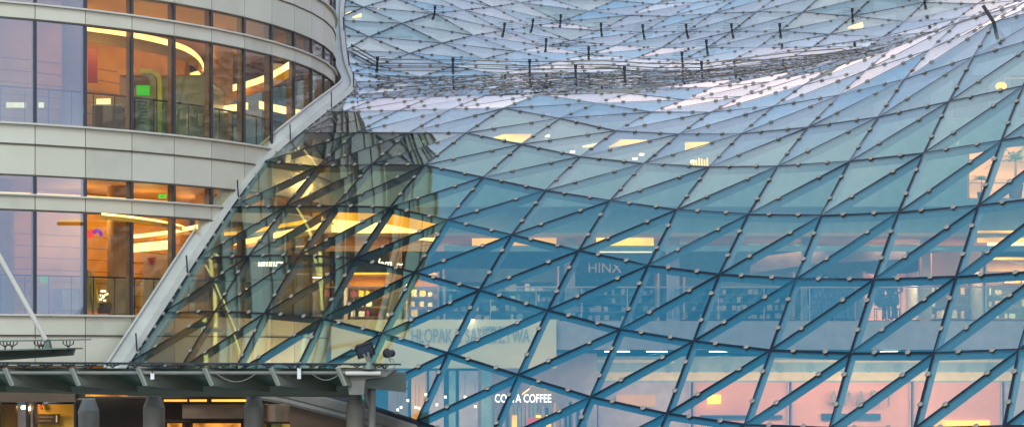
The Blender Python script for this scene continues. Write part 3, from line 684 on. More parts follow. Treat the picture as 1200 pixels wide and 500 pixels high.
# shop fronts of the middle gallery: back wall panel, lit interior, shelves
def shop(u0, u1, v0, v1, wall, glow, items, lab, lampe=0):
    t = thing('gallery_shop', lab, 'shop', at((u0+u1)/2, v1, YW), 'shops on the galleries')
    mb = MB(); mb.box(X(u0), X(u1), YW+1.6, YW+1.7, at(0,v1,YW).z, at(0,v0,YW).z, M[wall]); mb.build('back_wall', t)
    for sx in (u0, u1-2):
        mb = MB(); mb.box(X(sx), X(sx+2), YW-.3, YW+1.6, at(0,v1,YW).z, at(0,v0,YW).z, M['slab']); mb.build('side_pier', t)
    if glow:
        mb = MB(); mb.box(X(u0+4), X(u1-4), YW+.1, YW+1.2, at(0,v0+2.2,YW).z, at(0,v0+1,YW).z, M[glow]); mb.build('shop_light', t)
    rnd = random.Random(int(u0))
    mb = MB(); zt = at(0,v0+16,YW).z; zb = at(0,v1-2,YW).z
    if items:
        for k in range(5):
            zz = zb+(zt-zb)*k/4.0; mb.box(X(u0+5), X(u1-5), YW+1.05, YW+1.5, zz-.02, zz, M['jamb'])
        mb.build('shelf', t)
        mb = MB(); x = X(u0+6)
        while x < X(u1-7):
            for k in range(4):
                if rnd.random() < .75:
                    zz = zb+(zt-zb)*k/4.0; h = rnd.uniform(.12, (zt-zb)/4*.75); wd = rnd.uniform(.08, .22)
                    mb.box(x, x+wd, YW+1.1, YW+1.35, zz, zz+h, M[rnd.choice(items)])
            x += rnd.uniform(.14, .34)
        mb.build('goods', t)
    if lampe: area('shop_lamp', at((u0+u1)/2, v0+6, YW+.2), abs(X(u1)-X(u0))*.7, .8, lampe*.8, (1, .68, .34))
    return t
shop(402, 470, 318, 384, 'wood', 'cove', ['yellow','red','cream2','white'], 'brightly lit orange shop with red and yellow goods, leftmost on the middle gallery', 130)
shop(474, 515, 318, 384, 'wood', 'cove', ['yellow','cream2','jamb'], 'narrow orange-lit shop with tall shelves right of the red and yellow one', 80)
shop(519, 655, 312, 377, 'teal', None, ['navy','slab','bluegrey','white'], 'wide dim blue shop with hanging goods right of the orange shops', 14)
shop(668, 772, 318, 376, 'navy', None, ['navy','slab','teal','mauve'], 'dim blue shop under the pale upright letters', 10)
shop(800, 930, 318, 374, 'teal', None, ['slab','mauve','navy'], 'dim teal shop in the middle of the middle gallery', 16)
shop(1010, 1075, 318, 374, 'pink', None, None, 'small pink-walled shop behind the seated people', 110)
shop(1088, 1150, 300, 374, 'peach', 'cove', ['cream2','peach','white'], 'peach shop left of the bright cove at the right edge', 70)
shop(1152, 1262, 300, 374, 'cream2', 'cove', ['yellow','cream2','white'], 'cream shop under the bright cove at the right edge', 110)
for u, (a, m) in {456: (14, 'peach'), 662: (12, 'slab'), 782: (14, 'mauve'), 940: (10, 'mauve'), 1080: (10, 'peach')}.items():
    gb('column', X(u,YE+1.5), X(u+a,YE+1.5), YE+1.4, YE+1.8, .95, 3.6, M[m])
# shop names
tag(text_mesh('shop_sign', 'HINX', M['apgold'], 1.12, at(709, 319, YW-.5)), 'pale upright letters HINX over the dim blue shop', 'sign', None)
mb = MB()
tag(text_mesh('script_sign', 'lamm~', M['scriptl'], .72, at(317, 312, 54.75), shear=.3, rotz=.35, height=.30), 'glowing handwritten shop name, the left of two, close to the curved building', 'sign')
tag(text_mesh('script_sign', 'Iam..~', M['scriptl'], .80, at(457, 314, 60.2), shear=.3, height=.30), 'glowing handwritten shop name, the right of two, above the red and yellow shop', 'sign')
# middle balustrade
t = thing('balustrade', 'long glass balustrade along the edge of the middle gallery under the glass roof', 'balustrade', (8, YE, .95+CZ))
gb('handrail', X0, X1, YE+.05, YE+.10, 1.98, 2.03, M['slab'], t); gb('glass_infill', X0, X1, YE+.07, YE+.08, 1.0, 1.95, M['rail_glass'], t)
mb = MB(); x = X0
while x < X1: mb.box(x, x+.03, YE+.05, YE+.09, .95+CZ, 1.98+CZ, M['slab']); x += 1.45
mb.build('baluster_row', t)
# big cloth banner on the slab edge
t = thing('cinema_banner', 'long cream banner with grey lettering CHŁOPAK Z SĄSIEDZTWA on the gallery edge', 'banner', at(560, 430, YE-.3))
lit(388, 652, 374, 431, YE-.3, 'banner', 'banner_cloth', .05, t)
text_mesh('banner_lettering', 'CHŁOPAK Z SĄSIEDZTWA', M['glet'], 3.98, at(547, 406, YE-.34), .02, height=.60, parent=t)
text_mesh('banner_small_lettering', 'LOPEZ', M['glet'], .80, at(574, 386, YE-.34), .02, height=.11, parent=t)
text_mesh('banner_small_lettering', 'FILM', M['glet'], .55, at(500, 386, YE-.34), .02, height=.11, parent=t) if False else None
# lower gallery
for (a, b) in ((706, 741), (755, 785), (829, 856), (611, 633), (1030, 1055)): lit(a+3, b-3, 410.9, 412.1, YE+1.5, 'cool', 'strip_light', .25)
lit(548, 556, 373.5, 375.2, YE-.6, 'cool', 'strip_light', .2)
YF = YW-1.0
mb = MB(); rquad([(690,417),(1260,417),(1260,447),(690,447)], YF, .25, M['bluegrey'], mb); mb.build('fascia', gal, True)
mb = MB(); rquad([(700,421),(790,421),(790,424.5),(700,424.5)], YF-.02, .02, M['cream2'], mb); rquad([(905,421),(1260,421),(1260,424),(905,424)], YF-.02, .02, M['cream2'], mb)
rquad([(690,435.5),(1260,435.5),(1260,445.5),(690,445.5)], YF-.02, .02, M['cream2'], mb); mb.build('fascia_stripe', gal, True)
for u in (783, 814, 851, 880, 914, 950, 1018, 1052, 1127, 1160):
    c_ = at(u, 431, YF-.03); mb = MB(); mb.tube(c_, c_+Vector((0,.02,0)), .15, M['teal'], 16); mb.build('round_vent', gal)
def shop0(u0, u1, v0, wall, lab, glow=None, lampe=0, band=None):
    t = thing('gallery_shop', lab, 'shop', at((u0+u1)/2, 530, YF), 'shops on the galleries')
    mb = MB(); mb.box(X(u0,YF), X(u1,YF), YF+.05, YF+.2, CZ-4.0, at(0,v0,YF).z, M[wall]); mb.build('front_wall', t)
    mb = MB()
    for u in (u0+1, u1-2.5): mb.box(X(u,YF), X(u+1.5,YF), YF-.05, YF+.05, CZ-4.0, at(0,v0,YF).z, M['mauve'])
    mb.build('pilaster', t)
    if band: mb = MB(); rquad([(u0+band[0],band[1]),(u1-band[0],band[1]),(u1-band[0],band[2]),(u0+band[0],band[2])], YF-.06, .1, M['navy'], mb); mb.build('door_header', t, True)
    if glow: mb = MB(); rquad(glow[:4], YF-.02, .06, M[glow[4]], mb); mb.build('lit_window', t, True)
    if lampe: area('shop_lamp', at((u0+u1)/2, 440, YF-2.2), abs(X(u1)-X(u0))*.8, .5, lampe*.4, (1, .75, .5), (R_(50), 0, 0))
    return t
shop0(700, 810, 447, 'mauve', 'mauve shop under the striped fascia, second from the coffee shop', ((722,462),(768,462),(768,476),(722,476),'peach'), 70)
shop0(812, 925, 447, 'pink', 'pink shop with a glowing yellow name strip under the striped fascia', ((829,462),(845,462),(845,473),(829,473),'amber'), 90, (8, 486, 490))
ap = shop0(927, 1068, 447, 'pink', 'pink jewellery shop with wide-set gold letters and dark door headers', None, 150, (36, 484, 491))
shop0(1070, 1175, 447, 'pink', 'plain pink shop with an orange window right of the jewellery shop', ((1095,492),(1160,492),(1160,510),(1095,510),'cove'), 110)
shop0(1177, 1262, 447, 'mauve', 'mauve shop at the lower right edge of the picture', None, 50)
tag(text_mesh('shop_sign', 'A P A R T', M['aplet'], X(1046)-X(972), at(1009, 475, YF-.2), depth=.12, height=.52), 'gold capital letters APART on the pink jewellery shop', 'sign')
# coffee shop
t = thing('coffee_shop', 'open coffee shop with an orange canopy under the white lit letters', 'coffee shop', at(620, 530, 60))
mb = MB(); mb.prism([at(612,462,59.5), at(625,452,59.5), at(655,460,59.5), at(612,462,59.5)+Vector((0,0,-.01))], (0, 2.5, 0), M['peach']); mb.build('slanted_canopy', t, True)
rnd = random.Random(5)
gb('back_wall', X(560,64), X(700,64), 64.2, 64.4, -4, -.1, M['slab'], t)
mb = MB()
for k in range(26):
    u = 575+k*4.6; mb.box(X(u,63), X(u+rnd.uniform(1.5,3.5),63), 63.2, 63.5, CZ-4, at(0, rnd.uniform(468, 482), 63).z, M[rnd.choice(['mauve','bluegrey','peach','navy','slab','teal'])])
mb.build('shelf_unit', t)
for (u, m) in ((600,'cove'),(628,'amber'),(640,'cove')): lit(u, u+6, 486, 500, 62.8, m, 'glowing_display', .1, t)
mb = MB(); mb.box(X(618,62), X(640,62), 62, 62.2, at(0,498,62).z, at(0,489,62).z, M['redneon']); mb.build('red_menu_board', t)
tag(text_mesh('coffee_shop_sign', 'COSTA COFFEE', M['letters'], X(646,57)-X(580,57), at(613, 471, 57), height=.245, bold=.004), 'white lit capital letters COSTA COFFEE', 'sign')
area('shop_lamp', at(620, 455, 60), 3, 1, 60, (1, .72, .45))
# cafe to the left of the coffee shop: string bulbs, panels
t = thing('cafe_partition', 'row of pale upright partition panels behind the lowest panes, left of the lit letters', 'partition', at(530, 530, 59))
for k, (u0, u1, m) in enumerate(((455,478,'jamb'),(482,500,'peach'),(503,520,'mauve'),(526,534,'teal'),(538,560,'mauve'),(564,576,'bluegrey'))):
    mb = MB(); mb.box(X(u0,59), X(u1,59), 59, 59.1, CZ-4, at(0,434,59).z, M[m]); mb.build('partition_panel', t)
area('shop_lamp', at(510, 445, 57.5), 4, 1, 55, (1, .65, .35))
for k, (u, v) in enumerate(((499,463),(522,466),(470,478),(487,478),(491,479),(557,477),(512,475),(478,470),(466,481),(545,466))):
    t = thing('pendant_lamp', 'tiny warm pendant bulb among others above the cafe tables, behind the lowest panes', 'pendant lamp', at(u, v, 57), 'cafe pendant lamps')
    p = at(u, v, 57+.15*k%1); mb = MB(); mb.tube(p, p+Vector((0,0,.07)), .034, M['spot'], 8); mb.build('bulb', t)
    mb = MB(); mb.tube(p+Vector((0,0,.07)), p+Vector((0,0,.7)), .006, M['black'], 5); mb.build('cord', t)
# top gallery lights and wall
for k, poly in enumerate((((576,162),(590,157.5),(624,157),(612,165.5)), ((683,171),(706,166.5),(700,171.5)), ((714,171.5),(728,163.5),(760,164),(738,168)), ((804,166.5),(834,166.5),(820,172),(804,175)))):
    t = thing('ceiling_light', ['large amber ceiling light seen through the upper glass, leftmost of four', 'slim white-amber ceiling light, second from left of four behind the upper glass', 'wide amber ceiling light, third of four behind the upper glass', 'square yellow ceiling light, rightmost of four behind the upper glass'][k], 'ceiling light', at(*poly[0], 64), 'amber ceiling lights')
    mb = MB(); rquad(poly, 64, .4, M['amber' if k != 1 else 'covew'], mb); mb.build('diffuser', t, True)
    mb = MB(); a = at(sum(p[0] for p in poly)/4, min(p[1] for p in poly)-2, 64); mb.bar(a-Vector((.4,0,0)), a+Vector((.4,0,0)), .3, .06, M['slab']); mb.build('housing', t)
for k, (u, v) in enumerate(((641,160),(671,179),(752,182),(744,187),(846,163),(858,170),(772,168),(812,190),(838,193))):
    t = thing('downlight', 'small round downlight dot behind the upper glass of the roof', 'downlight', at(u, v, 64), 'round downlights')
    mb = MB(); p = at(u, v, 64); mb.tube(p, p+Vector((0,0,.06)), .08, M['spot'], 12); mb.build('lens', t)
    mb = MB(); mb.tube(p+Vector((0,0,.06)), p+Vector((0,0,.25)), .12, M['slab'], 12); mb.build('can', t)
t = thing('light_column_row', 'group of short yellow glowing upright bars below the square yellow ceiling light', 'lamp', at(820, 195, 64.5))
for k in range(7): lit(809+k*3.2, 810.6+k*3.2, 185+(k%3), 194, 64.5, 'amber', 'glowing_bar', .1, t)
# peach wall at the right with palms
t = thing('terrace_wall', 'peach-coloured rendered wall with a thin rail, high at the right behind the glass', 'wall', at(1170, 232, 58))
lit(1136, 1270, 172, 232, 58, 'peach', 'render', .3, t)
mb = MB(); mb.bar(at(1136,210,57.8), at(1270,210,57.8), .03, .03, M['slab']); mb.build('rail', t)
area('wall_lamp', at(1190, 168, 55.5), 3, .5, 120, (1, .66, .35), (R_(55), 0, 0))
def palm(u, v, d, sc, lab):
    t = thing('potted_palm', lab, 'palm', at(u, v, d), 'potted palms'); rnd = random.Random(int(u))
    p = at(u, v, d); mb = MB(); mb.tube(p, p+Vector((0,0,.3*sc)), .13*sc, M['darkbrown'], 12, .18*sc); mb.build('pot', t)
    mb = MB(); mb.tube(p+Vector((0,0,.3*sc)), p+Vector((0,0,.8*sc)), .03*sc, M['brown'], 7, .02*sc); mb.build('trunk', t)
    mb = MB()
    for k in range(13):
        a = k*2.4; el = rnd.uniform(.2, 1.1); L = rnd.uniform(.45, .75)*sc; q = p+Vector((0,0,.8*sc)); pr = q
        for j in range(1, 6):
            x = j/5; nx = q+Vector((math.cos(a)*math.cos(el)*L*x, math.sin(a)*math.cos(el)*L*x, math.sin(el)*L*x-.5*sc*x*x*.6))
            mb.tube(pr, nx, .006, M['leaf'], 4, cap=False)
            sd = Vector((-math.sin(a), math.cos(a), 0))
            for s_ in (-1, 1):
                e = nx+sd*s_*.16*sc*(1.1-x)+Vector((0,0,-.05)); mb.add([nx-Vector((0,0,.012)), nx+(nx-pr)*.35, e], [(0,1,2)], M['leaf'])
            pr = nx
    mb.build('frond_cluster', t)
palm(1190, 232, 57.2, 1.35, 'leafy palm in a pot before the peach wall, the taller one at the right edge')
palm(1150, 234, 57.4, .75, 'small palm in a pot before the peach wall, left of the tall one')
t = thing('globe_lamp', 'yellow globe lamp on a thin horizontal arm, high at the right behind the glass', 'lamp', at(1172, 99, 56))
mb = MB(); c_ = at(1173, 101, 56); N = 12; vs = []; fs = []
for i in range(7):
    ph = -PI/2+PI*i/6
    for j in range(N): vs.append(c_+Vector((math.cos(2*PI*j/N)*math.cos(ph)*.17, math.sin(2*PI*j/N)*math.cos(ph)*.17, math.sin(ph)*.12)))
for i in range(6):
    for j in range(N): fs.append((i*N+j, i*N+(j+1)%N, (i+1)*N+(j+1)%N, (i+1)*N+j))
mb.add(vs, fs, M['amber'], True); mb.build('globe', t)
mb = MB(); mb.tube(at(1178,92,56.2), at(1260,92,56.2), .025, M['cream2'], 6); mb.tube(at(1178,92,56.2), at(1175,98,56), .02, M['cream2'], 6); mb.build('lamp_arm', t)

# people seated behind the middle balustrade
def person_mesh():
    J = {'pel': (0,0,.50), 'sp': (0,.03,.72), 'ch': (0,.02,.95), 'nk': (0,.0,1.08), 'hd': (0,-.02,1.20), 'ht': (0,-.02,1.30),
         'hl': (-.10,-.02,.48), 'kl': (-.12,-.46,.50), 'al': (-.12,-.50,.08), 'tl': (-.12,-.66,.04),
         'hr': (.10,-.02,.48), 'kr': (.12,-.46,.50), 'ar': (.12,-.50,.08), 'tr': (.12,-.66,.04),
         'sl': (-.19,.02,1.00), 'el': (-.25,-.08,.74), 'wl': (-.16,-.34,.70), 'fl': (-.13,-.43,.70),
         'sr': (.19,.02,1.00), 'er': (.25,-.08,.74), 'wr': (.16,-.34,.70), 'fr': (.13,-.43,.70)}
    Rr = {'pel': .15, 'sp': .125, 'ch': .14, 'nk': .055, 'hd': .095, 'ht': .075, 'hl': .10, 'kl': .065, 'al': .045, 'tl': .04, 'sl': .065, 'el': .045, 'wl': .03, 'fl': .035}
    E_ = [('pel','sp'),('sp','ch'),('ch','nk'),('nk','hd'),('hd','ht'),('pel','hl'),('hl','kl'),('kl','al'),('al','tl'),('pel','hr'),('hr','kr'),('kr','ar'),('ar','tr'),
          ('ch','sl'),('sl','el'),('el','wl'),('wl','fl'),('ch','sr'),('sr','er'),('er','wr'),('wr','fr')]
    ks = list(J); me = bpy.data.meshes.new('person'); me.from_pydata([J[k] for k in ks], [(ks.index(a), ks.index(b)) for a, b in E_], [])
    o = bpy.data.objects.new('person', me); col.objects.link(o)
    md = o.modifiers.new('skin', 'SKIN'); sv = me.skin_vertices[0].data
    for i, k in enumerate(ks):
        r = Rr.get(k, Rr.get(k[0]+'l', .05)); sv[i].radius = (r, r*(.8 if k in ('ch','sp','pel') else 1))
    sv[0].use_root = True
    ss = o.modifiers.new('sub', 'SUBSURF'); ss.levels = 2; ss.render_levels = 2
    dg = bpy.context.evaluated_depsgraph_get(); m2 = bpy.data.meshes.new_from_object(o.evaluated_get(dg)); bpy.data.objects.remove(o)
    return m2
pm = person_mesh()
def person(u, d, rz, sc, mat, lab, hair):
    m2 = pm.copy(); m2.materials.clear(); m2.materials.append(M[mat]); m2.materials.append(M['skin'])
    for p in m2.polygons:
        c = p.center; p.material_index = 1 if (c.z > 1.10 or (c.y < -.36 and .62 < c.z < .8)) else 0; p.use_smooth = True
    o = bpy.data.objects.new('person', m2); col.objects.link(o); o.location = ((u-600)/F*d, d, .95+CZ); o.rotation_euler = (0,0,rz); o.scale = (sc,)*3
    tag(o, lab, 'person', 'people seated on the gallery')
    mb = MB(); N = 12; vs = []; fs = []; c0 = Vector((0, .0, 1.25))
    for i in range(6):
        ph = -.35+(PI/2+.35)*i/5
        for j in range(N): vs.append(c0+Vector((math.cos(2*PI*j/N)*math.cos(ph)*.105, math.sin(2*PI*j/N)*math.cos(ph)*.11+.015, math.sin(ph)*.125)))
    for i in range(5):
        for j in range(N): fs.append((i*N+j, i*N+(j+1)%N, (i+1)*N+(j+1)%N, (i+1)*N+j))
    mb.add(vs, fs, M['hair'], True)
    if hair: mb.tube((0,.06,1.28), (0,.09,1.0), .10, M['hair'], 10, .07)
    h = mb.build('hair'); h.parent = o
    # chair
    t = thing('cafe_chair', 'chair under the '+lab.replace('taller seated person','taller person').replace('seated person','person').replace(' in dark clothes',''), 'chair', o.location.copy(), 'cafe chairs')
    x, y, z = o.location; mb = MB(); mb.box(x-.21, x+.21, y-.2, y+.2, z+.36, z+.40, M['black']); mb.build('seat', t)
    mb = MB(); yb = y+(.2 if abs(rz) < 1.6 else -.2); mb.box(x-.2, x+.2, yb-.015, yb+.015, z+.5, z+.85, M['black']); mb.build('backrest', t)
    for sx_, sy_ in ((-.19,-.18),(.19,-.18),(-.19,.18),(.19,.18)):
        mb = MB(); mb.tube((x+sx_,y+sy_,z), (x+sx_,y+sy_,z+.38), .014, M['black'], 6); mb.build('leg', t)
person(1033, YE+.9, .5, 1.08, 'cloth', 'seated person with short hair, left one of the pair before the pink shop', False)
person(1046, YE+1.1, -.4, 1.25, 'cloth', 'taller seated person in dark clothes, right one of the pair before the pink shop', True)
person(955, YE+.8, .3, 1.1, 'navy', 'seated person in navy, leftmost of three left of the pink shop', False)
person(968, YE+1.2, -.2, 1.15, 'cloth', 'seated person with long hair, middle of three left of the pink shop', True)
person(981, YE+.8, .6, 1.05, 'cloth', 'seated person in black, rightmost of three left of the pink shop', False)

# lamps washing the galleries (unseen fill lights standing in for the mall lighting)
for x in (-3, 1, 5, 9, 13, 17): area('gallery_fill_lamp', (x, YE+2.8, CZ+3.5), 2.4, 1.2, GL1, (1, .62, .28))
for x in (-3, 1, 5, 9, 13, 17): area('gallery_fill_lamp', (x, YE+1.0, CZ-.15), 2.6, 1.2, GL0, (1, .66, .38))
area('banner_lamp', (-1.2, YE-2.6, CZ+2.2), 6, .6, 22, (1, .80, .52), (R_(50), 0, 0))

# ------------------------------------------------------------------ block behind the roof and the city behind the viewer
bk = thing('rear_block', 'plain dark backing block added to close the view behind the far slope of the glass roof', 'building', (10, 104, 0))
mb = MB(); mb.box(-60, 80, 100, 112, 0, 26, M['farwall']); mb.build('wall', bk)  # dark backing added so no sky shows through the far glass
mb = MB()
for r in range(5):
    for k in range(44): mb.box(-55+k*3, -53.2+k*3, 99.9, 100, 2+r*4.6, 4.6+r*4.6, M['cityglass'])
mb.build('window_grid', bk)
mb = MB(); mb.box(-60.3, 80.3, 99.7, 112.3, 26, 26.6, M['concrete']); mb.build('roof', bk)
fl = MB(); fl.box(-8, 60, 72.2, 99, 4.9+CZ, 5.3+CZ, M['farwall']); fl.build('upper_terrace', gal)
for k, (u, v, wd, hh) in enumerate(((411,14,24,11),(467,1,12,3),(441,11,7,3),(1003,29,17,6))):
    t = thing('far_lamp', ['large amber lamp behind the far glass slope, next to the curved building', 'amber lamp at the top edge behind the far glass slope', 'tiny amber lamp beside the large one behind the far glass slope', 'amber lamp behind the far glass slope near the upper right'][k], 'lamp', at(u, v, 96), 'amber lamps behind the far slope')
    mb = MB(); rquad([(u-wd/2,v+hh/2),(u+wd*.45,v-hh/2),(u+wd/2,v+hh*.4),(u+wd*.1,v+hh/2)], 96, .3, M['faramber'], mb); mb.build('diffuser', t, True)
    mb = MB(); p = at(u, v-hh/2, 96.2); mb.tube(p, p+Vector((0,0,1.5)), .03, M['black'], 6); mb.build('rod', t)
def city(name, lab, x, y, w_, d_, h, m, rz, floors):
    t = thing(name, lab, 'building', (x, y, 0)); t.rotation_euler = (0,0,rz)
    def loc(mb, nm):
        o = mb.build(nm); o.parent = t; return o
    mb = MB(); mb.box(-w_/2, w_/2, -d_/2, d_/2, 0, h, M[m]); loc(mb, 'wall')
    mb = MB(); fh = h/floors; n = int(w_/3.2)
    for f in range(floors):
        for k in range(n):
            for s_ in (-1, 1):
                x0 = -w_/2+.9+k*(w_-1)/n; ys = s_*d_/2
                mb.box(x0, x0+1.7, min(ys, ys+s_*.05), max(ys, ys+s_*.05), f*fh+1, f*fh+fh*.78, M['cityglass'])
    loc(mb, 'window_grid'); mb = MB(); mb.box(-w_/2-.4, w_/2+.4, -d_/2-.4, d_/2+.4, h, h+.7, M['concrete']); loc(mb, 'cornice')
for a in CITY: city(*a)

# ------------------------------------------------------------------ the entrance canopy at the lower left
CD = 44.3
can = thing('entrance_canopy', 'long low grey-green entrance canopy with slanted fins and fat tube, lower left', 'canopy', at(250, 445, CD))
def xat(u, d): return (u-600)/F*d
mb = MB(); mb.tube(at(-60,448,CD), at(150,453,CD), .19, M['tube'], 24); mb.tube(at(150,453,CD), at(416,454,CD), .21, M['tube'], 24); mb.build('main_tube', can)
mb = MB(); mb.box(xat(-60,CD), xat(438,CD), CD-1.9, CD-.1, at(0,426.4,CD).z, at(0,424.6,CD).z, M['greygreen']); mb.build('deck_plate', can)
mb = MB(); mb.tube(at(-60,436.5,CD-1.9), at(438,436.5,CD-1.9), .045, M['grey'], 10); mb.tube(at(-60,424,CD-2), at(470,426.5,CD-2), .022, M['black'], 6); mb.build('edge_pipe', can)
fins = [-72, 6, 84, 162, 240, 318, 396]
for u in fins:
    # a fin runs from the tube out to the glass edge, leaning towards the left
    T = at(u+78, 451, CD); p0 = at(u, 431, CD-2.0); p1 = at(u+9, 451.5, CD-2.0); p2 = at(u+80, 459, CD-.1); p3 = at(u+80, 436, CD-.1)
    mb = MB(); mb.prism([p0, p1, p2, p3], (-.06, -.03, 0), M['tube']); mb.build('fin', can, True)
    mb = MB(); mb.bar(p0, p1, .08, .05, M['edge'], Vector((0,-1,0))); mb.build('fin_edge', can)
for u in fins[:-1]:
    p0 = at(u+4, 432, CD-1.45); p1 = at(u+82, 432, CD-1.45); p2 = at(u+160, 455, CD+.0); p3 = at(u+82, 455, CD+.0)
    mb = MB(); mb.prism([p0, p1, p2, p3], (0, 0, .02), M['canopy_pane']); mb.build('canopy_pane', can, True)
mb = MB()
for u in range(-50, 460, 26):
    if 120 < u < 132: continue
    p = at(u, 430.5, CD-1.9)
    for du in (-8, -3, 3, 8): mb.tube(p, at(u+du, 425.2, CD-1.9), .010, M['black'], 5)
    mb.tube(at(u-8,427.6,CD-1.9), at(u+8,427.6,CD-1.9), .008, M['black'], 5)
mb.build('truss_spider_row', can)
def octcol(u0, u1, v0, d, name='column', parent=can):
    cx = xat((u0+u1)/2, d); r = (u1-u0)/F*d/2*1.04; z = at(0, v0, d).z
    mb = MB(); mb.tube((cx,d,0), (cx,d,z-.25), r, M['grey'], 8); mb.tube((cx,d,z-.25), (cx,d,z), r, M['grey'], 8, r*.62)
    mb.build(name, parent)
octcol(168, 193, 464, CD+.4); octcol(286, 309, 464, CD+.4); octcol(406, 427, 462, CD-.2); octcol(-40, -16, 464, CD+.4); octcol(92, 116, 468, CD+2.2)
mb = MB(); mb.prism([at(396,431,CD-1.8), at(462,433,CD-1.8), at(452,441,CD-1.8), at(428,444,CD-1.8), at(426,462,CD-1.8), at(409,462,CD-1.8), at(407,449,CD-1.8)], (0, 1.6, 0), M['grey']); mb.build('end_bracket', can, True)
mb = MB(); mb.tube(at(405,437,CD-1.95), at(446,437,CD-1.95), .05, M['ledge'], 10); mb.build('bracket_tube', can)
mb = MB(); mb.tube(at(436,444,CD-.8), at(436,520,CD-.8), .085, M['grey'], 10); mb.tube(at(423,446,CD-.8), at(434,477,CD-.8), .05, M['grey'], 8); mb.build('post', can)
mb = MB(); pts = [at(244+k*7, 449+6*math.sin(PI*k/8), CD-1.95) for k in range(9)]
pts = [at(254+k*6, 438+10*math.sin(PI*k/8)-2*k/8, CD-2.0) for k in range(9)]; mb.path(pts, .012, M['grey'], 5)
pts = [at(366+k*4, 438+7*math.sin(PI*k/8), CD-2.0) for k in range(9)]; mb.path(pts, .012, M['grey'], 5); mb.build('cable', can)
for u, v, lb in ((178.5, 440, 'tiny white notice clipped to the canopy pipe, left one'), (350.5, 437, 'taller white notice clipped to the canopy pipe, right one')):
    t = thing('notice', lb, 'notice', at(u, v, CD-2.05), 'notices on the canopy')
    h = 4 if u < 200 else 6.5
    mb = MB(); rquad([(u-2.2,v-h),(u+2.2,v-h),(u+2.2,v+h),(u-2.2,v+h)], CD-2.05, .01, M['white'], mb); mb.build('sheet', t, True)
    mb = MB(); rquad([(u-1,v-h-1),(u+1,v-h-1),(u+1,v-h+.6),(u-1,v-h+.6)], CD-2.07, .05, M['black'], mb); mb.build('clip', t, True)
# floodlights
t = thing('floodlight', 'square black floodlight tilted on a grey stand at the end of the canopy', 'floodlight', at(430, 431, CD-1.9), 'floodlights')
d = CD-1.9; c_ = at(427.5, 409, d); mb = MB()
u_ = Vector((.95,.1,.3)).normalized(); f_ = Vector((.2,-.8,-.55)).normalized(); v_ = u_.cross(f_).normalized()
mb.hexa([c_+u_*a*.20+v_*b*.16+f_*e for e, a, b in ((-.08,-.8,-.8),(-.08,.8,-.8),(-.08,.8,.8),(-.08,-.8,.8),(.06,-1,-1),(.06,1,-1),(.06,1,1),(.06,-1,1))], M['black']); mb.build('lamp_head', t, True)
mb = MB(); mb.hexa([c_+u_*a*.17+v_*b*.13+f_*e for e in (.06, .068) for a, b in ((-1,-1),(1,-1),(1,1),(-1,1))], M['cityglass']); mb.build('lamp_glass', t, True)
mb = MB(); mb.tube(at(425,413,d), at(433,425,d), .03, M['grey'], 8); mb.tube(at(431,412,d), at(434,425,d), .03, M['grey'], 8); mb.tube(at(433,424,d), at(433,432,d), .12, M['greygreen'], 12, .16); mb.build('stand', t)
t = thing('floodlight', 'small round black spotlight on a curled cable at the end of the canopy', 'floodlight', at(456, 431, d), 'floodlights')
mb = MB(); c_ = at(455, 414.5, d); mb.tube(c_+Vector((-.05,-.10,.0)), c_+Vector((.08,.12,.02)), .085, M['black'], 14); mb.tube(c_+Vector((.0,-.13,.04)), c_+Vector((-.03,-.10,.02)), .10, M['black'], 14); mb.build('lamp_head', t)
mb = MB(); mb.tube(at(454,416,d), at(458,424,d), .014, M['grey'], 6); mb.path([at(457,419,d), at(461,421,d), at(463,428,d), at(460,433,d), at(452,438,d)], .010, M['grey'], 6); mb.build('stand', t)
t = thing('truss_bracket', 'little fan-shaped black bracket under the thin rail beside the round spotlight', 'bracket', at(449, 432, d))
mb = MB()
for du in (-5, -2, 2, 5): mb.tube(at(450.5,432,d), at(450.5+du,427,d), .014, M['black'], 6); mb.tube(at(450.5+du,427,d), at(450.5+du,425.5,d), .022, M['black'], 6)
mb.build('fan_strut', t)

# small canopy higher at the left edge, hung from a rod
c2 = thing('glass_awning', 'short grey-green awning hung from a slanting pale rod at the left edge', 'awning', at(40, 410, 44))
d = 44.0
mb = MB(); mb.prism([at(-60,411,d), at(88,407,d), at(85,416,d), at(-60,426,d)], (0, .12, 0), M['greygreen']); mb.prism([at(-60,409,d-.2), at(60,409.5,d-.2), at(60,413,d-.2), at(-60,415,d-.2)], (0, .15, 0), M['grey']); mb.build('wedge_beam', c2, True)
mb = MB(); mb.bar(at(-60,399.5,d), at(106,396.5,d), .10, .035, M['greygreen']); mb.bar(at(-60,411,d), at(88,407,d), 1.6, .03, M['greygreen']); mb.build('top_rail', c2)
for u in (6, 14, 46, 50, 80):
    mb = MB()
    for du in (-6, -2, 2, 6): mb.tube(at(u,406,d), at(u+du,402.5,d), .012, M['black'], 5); mb.tube(at(u+du,402.5,d), at(u+du,399,d), .014, M['black'], 5)
    mb.tube(at(u,410,d), at(u,405,d), .02, M['black'], 6); mb.build('rail_spider', c2)
mb = MB(); mb.tube(at(-22,262,d-.4), at(54,398,d-.1), .055, M['ledge'], 12); mb.prism([at(52,397,d-.1), at(56.5,397,d-.1), at(59,408,d-.1), at(52,408,d-.1)], (0,.2,0), M['greygreen']); mb.build('hanger_rod', c2)

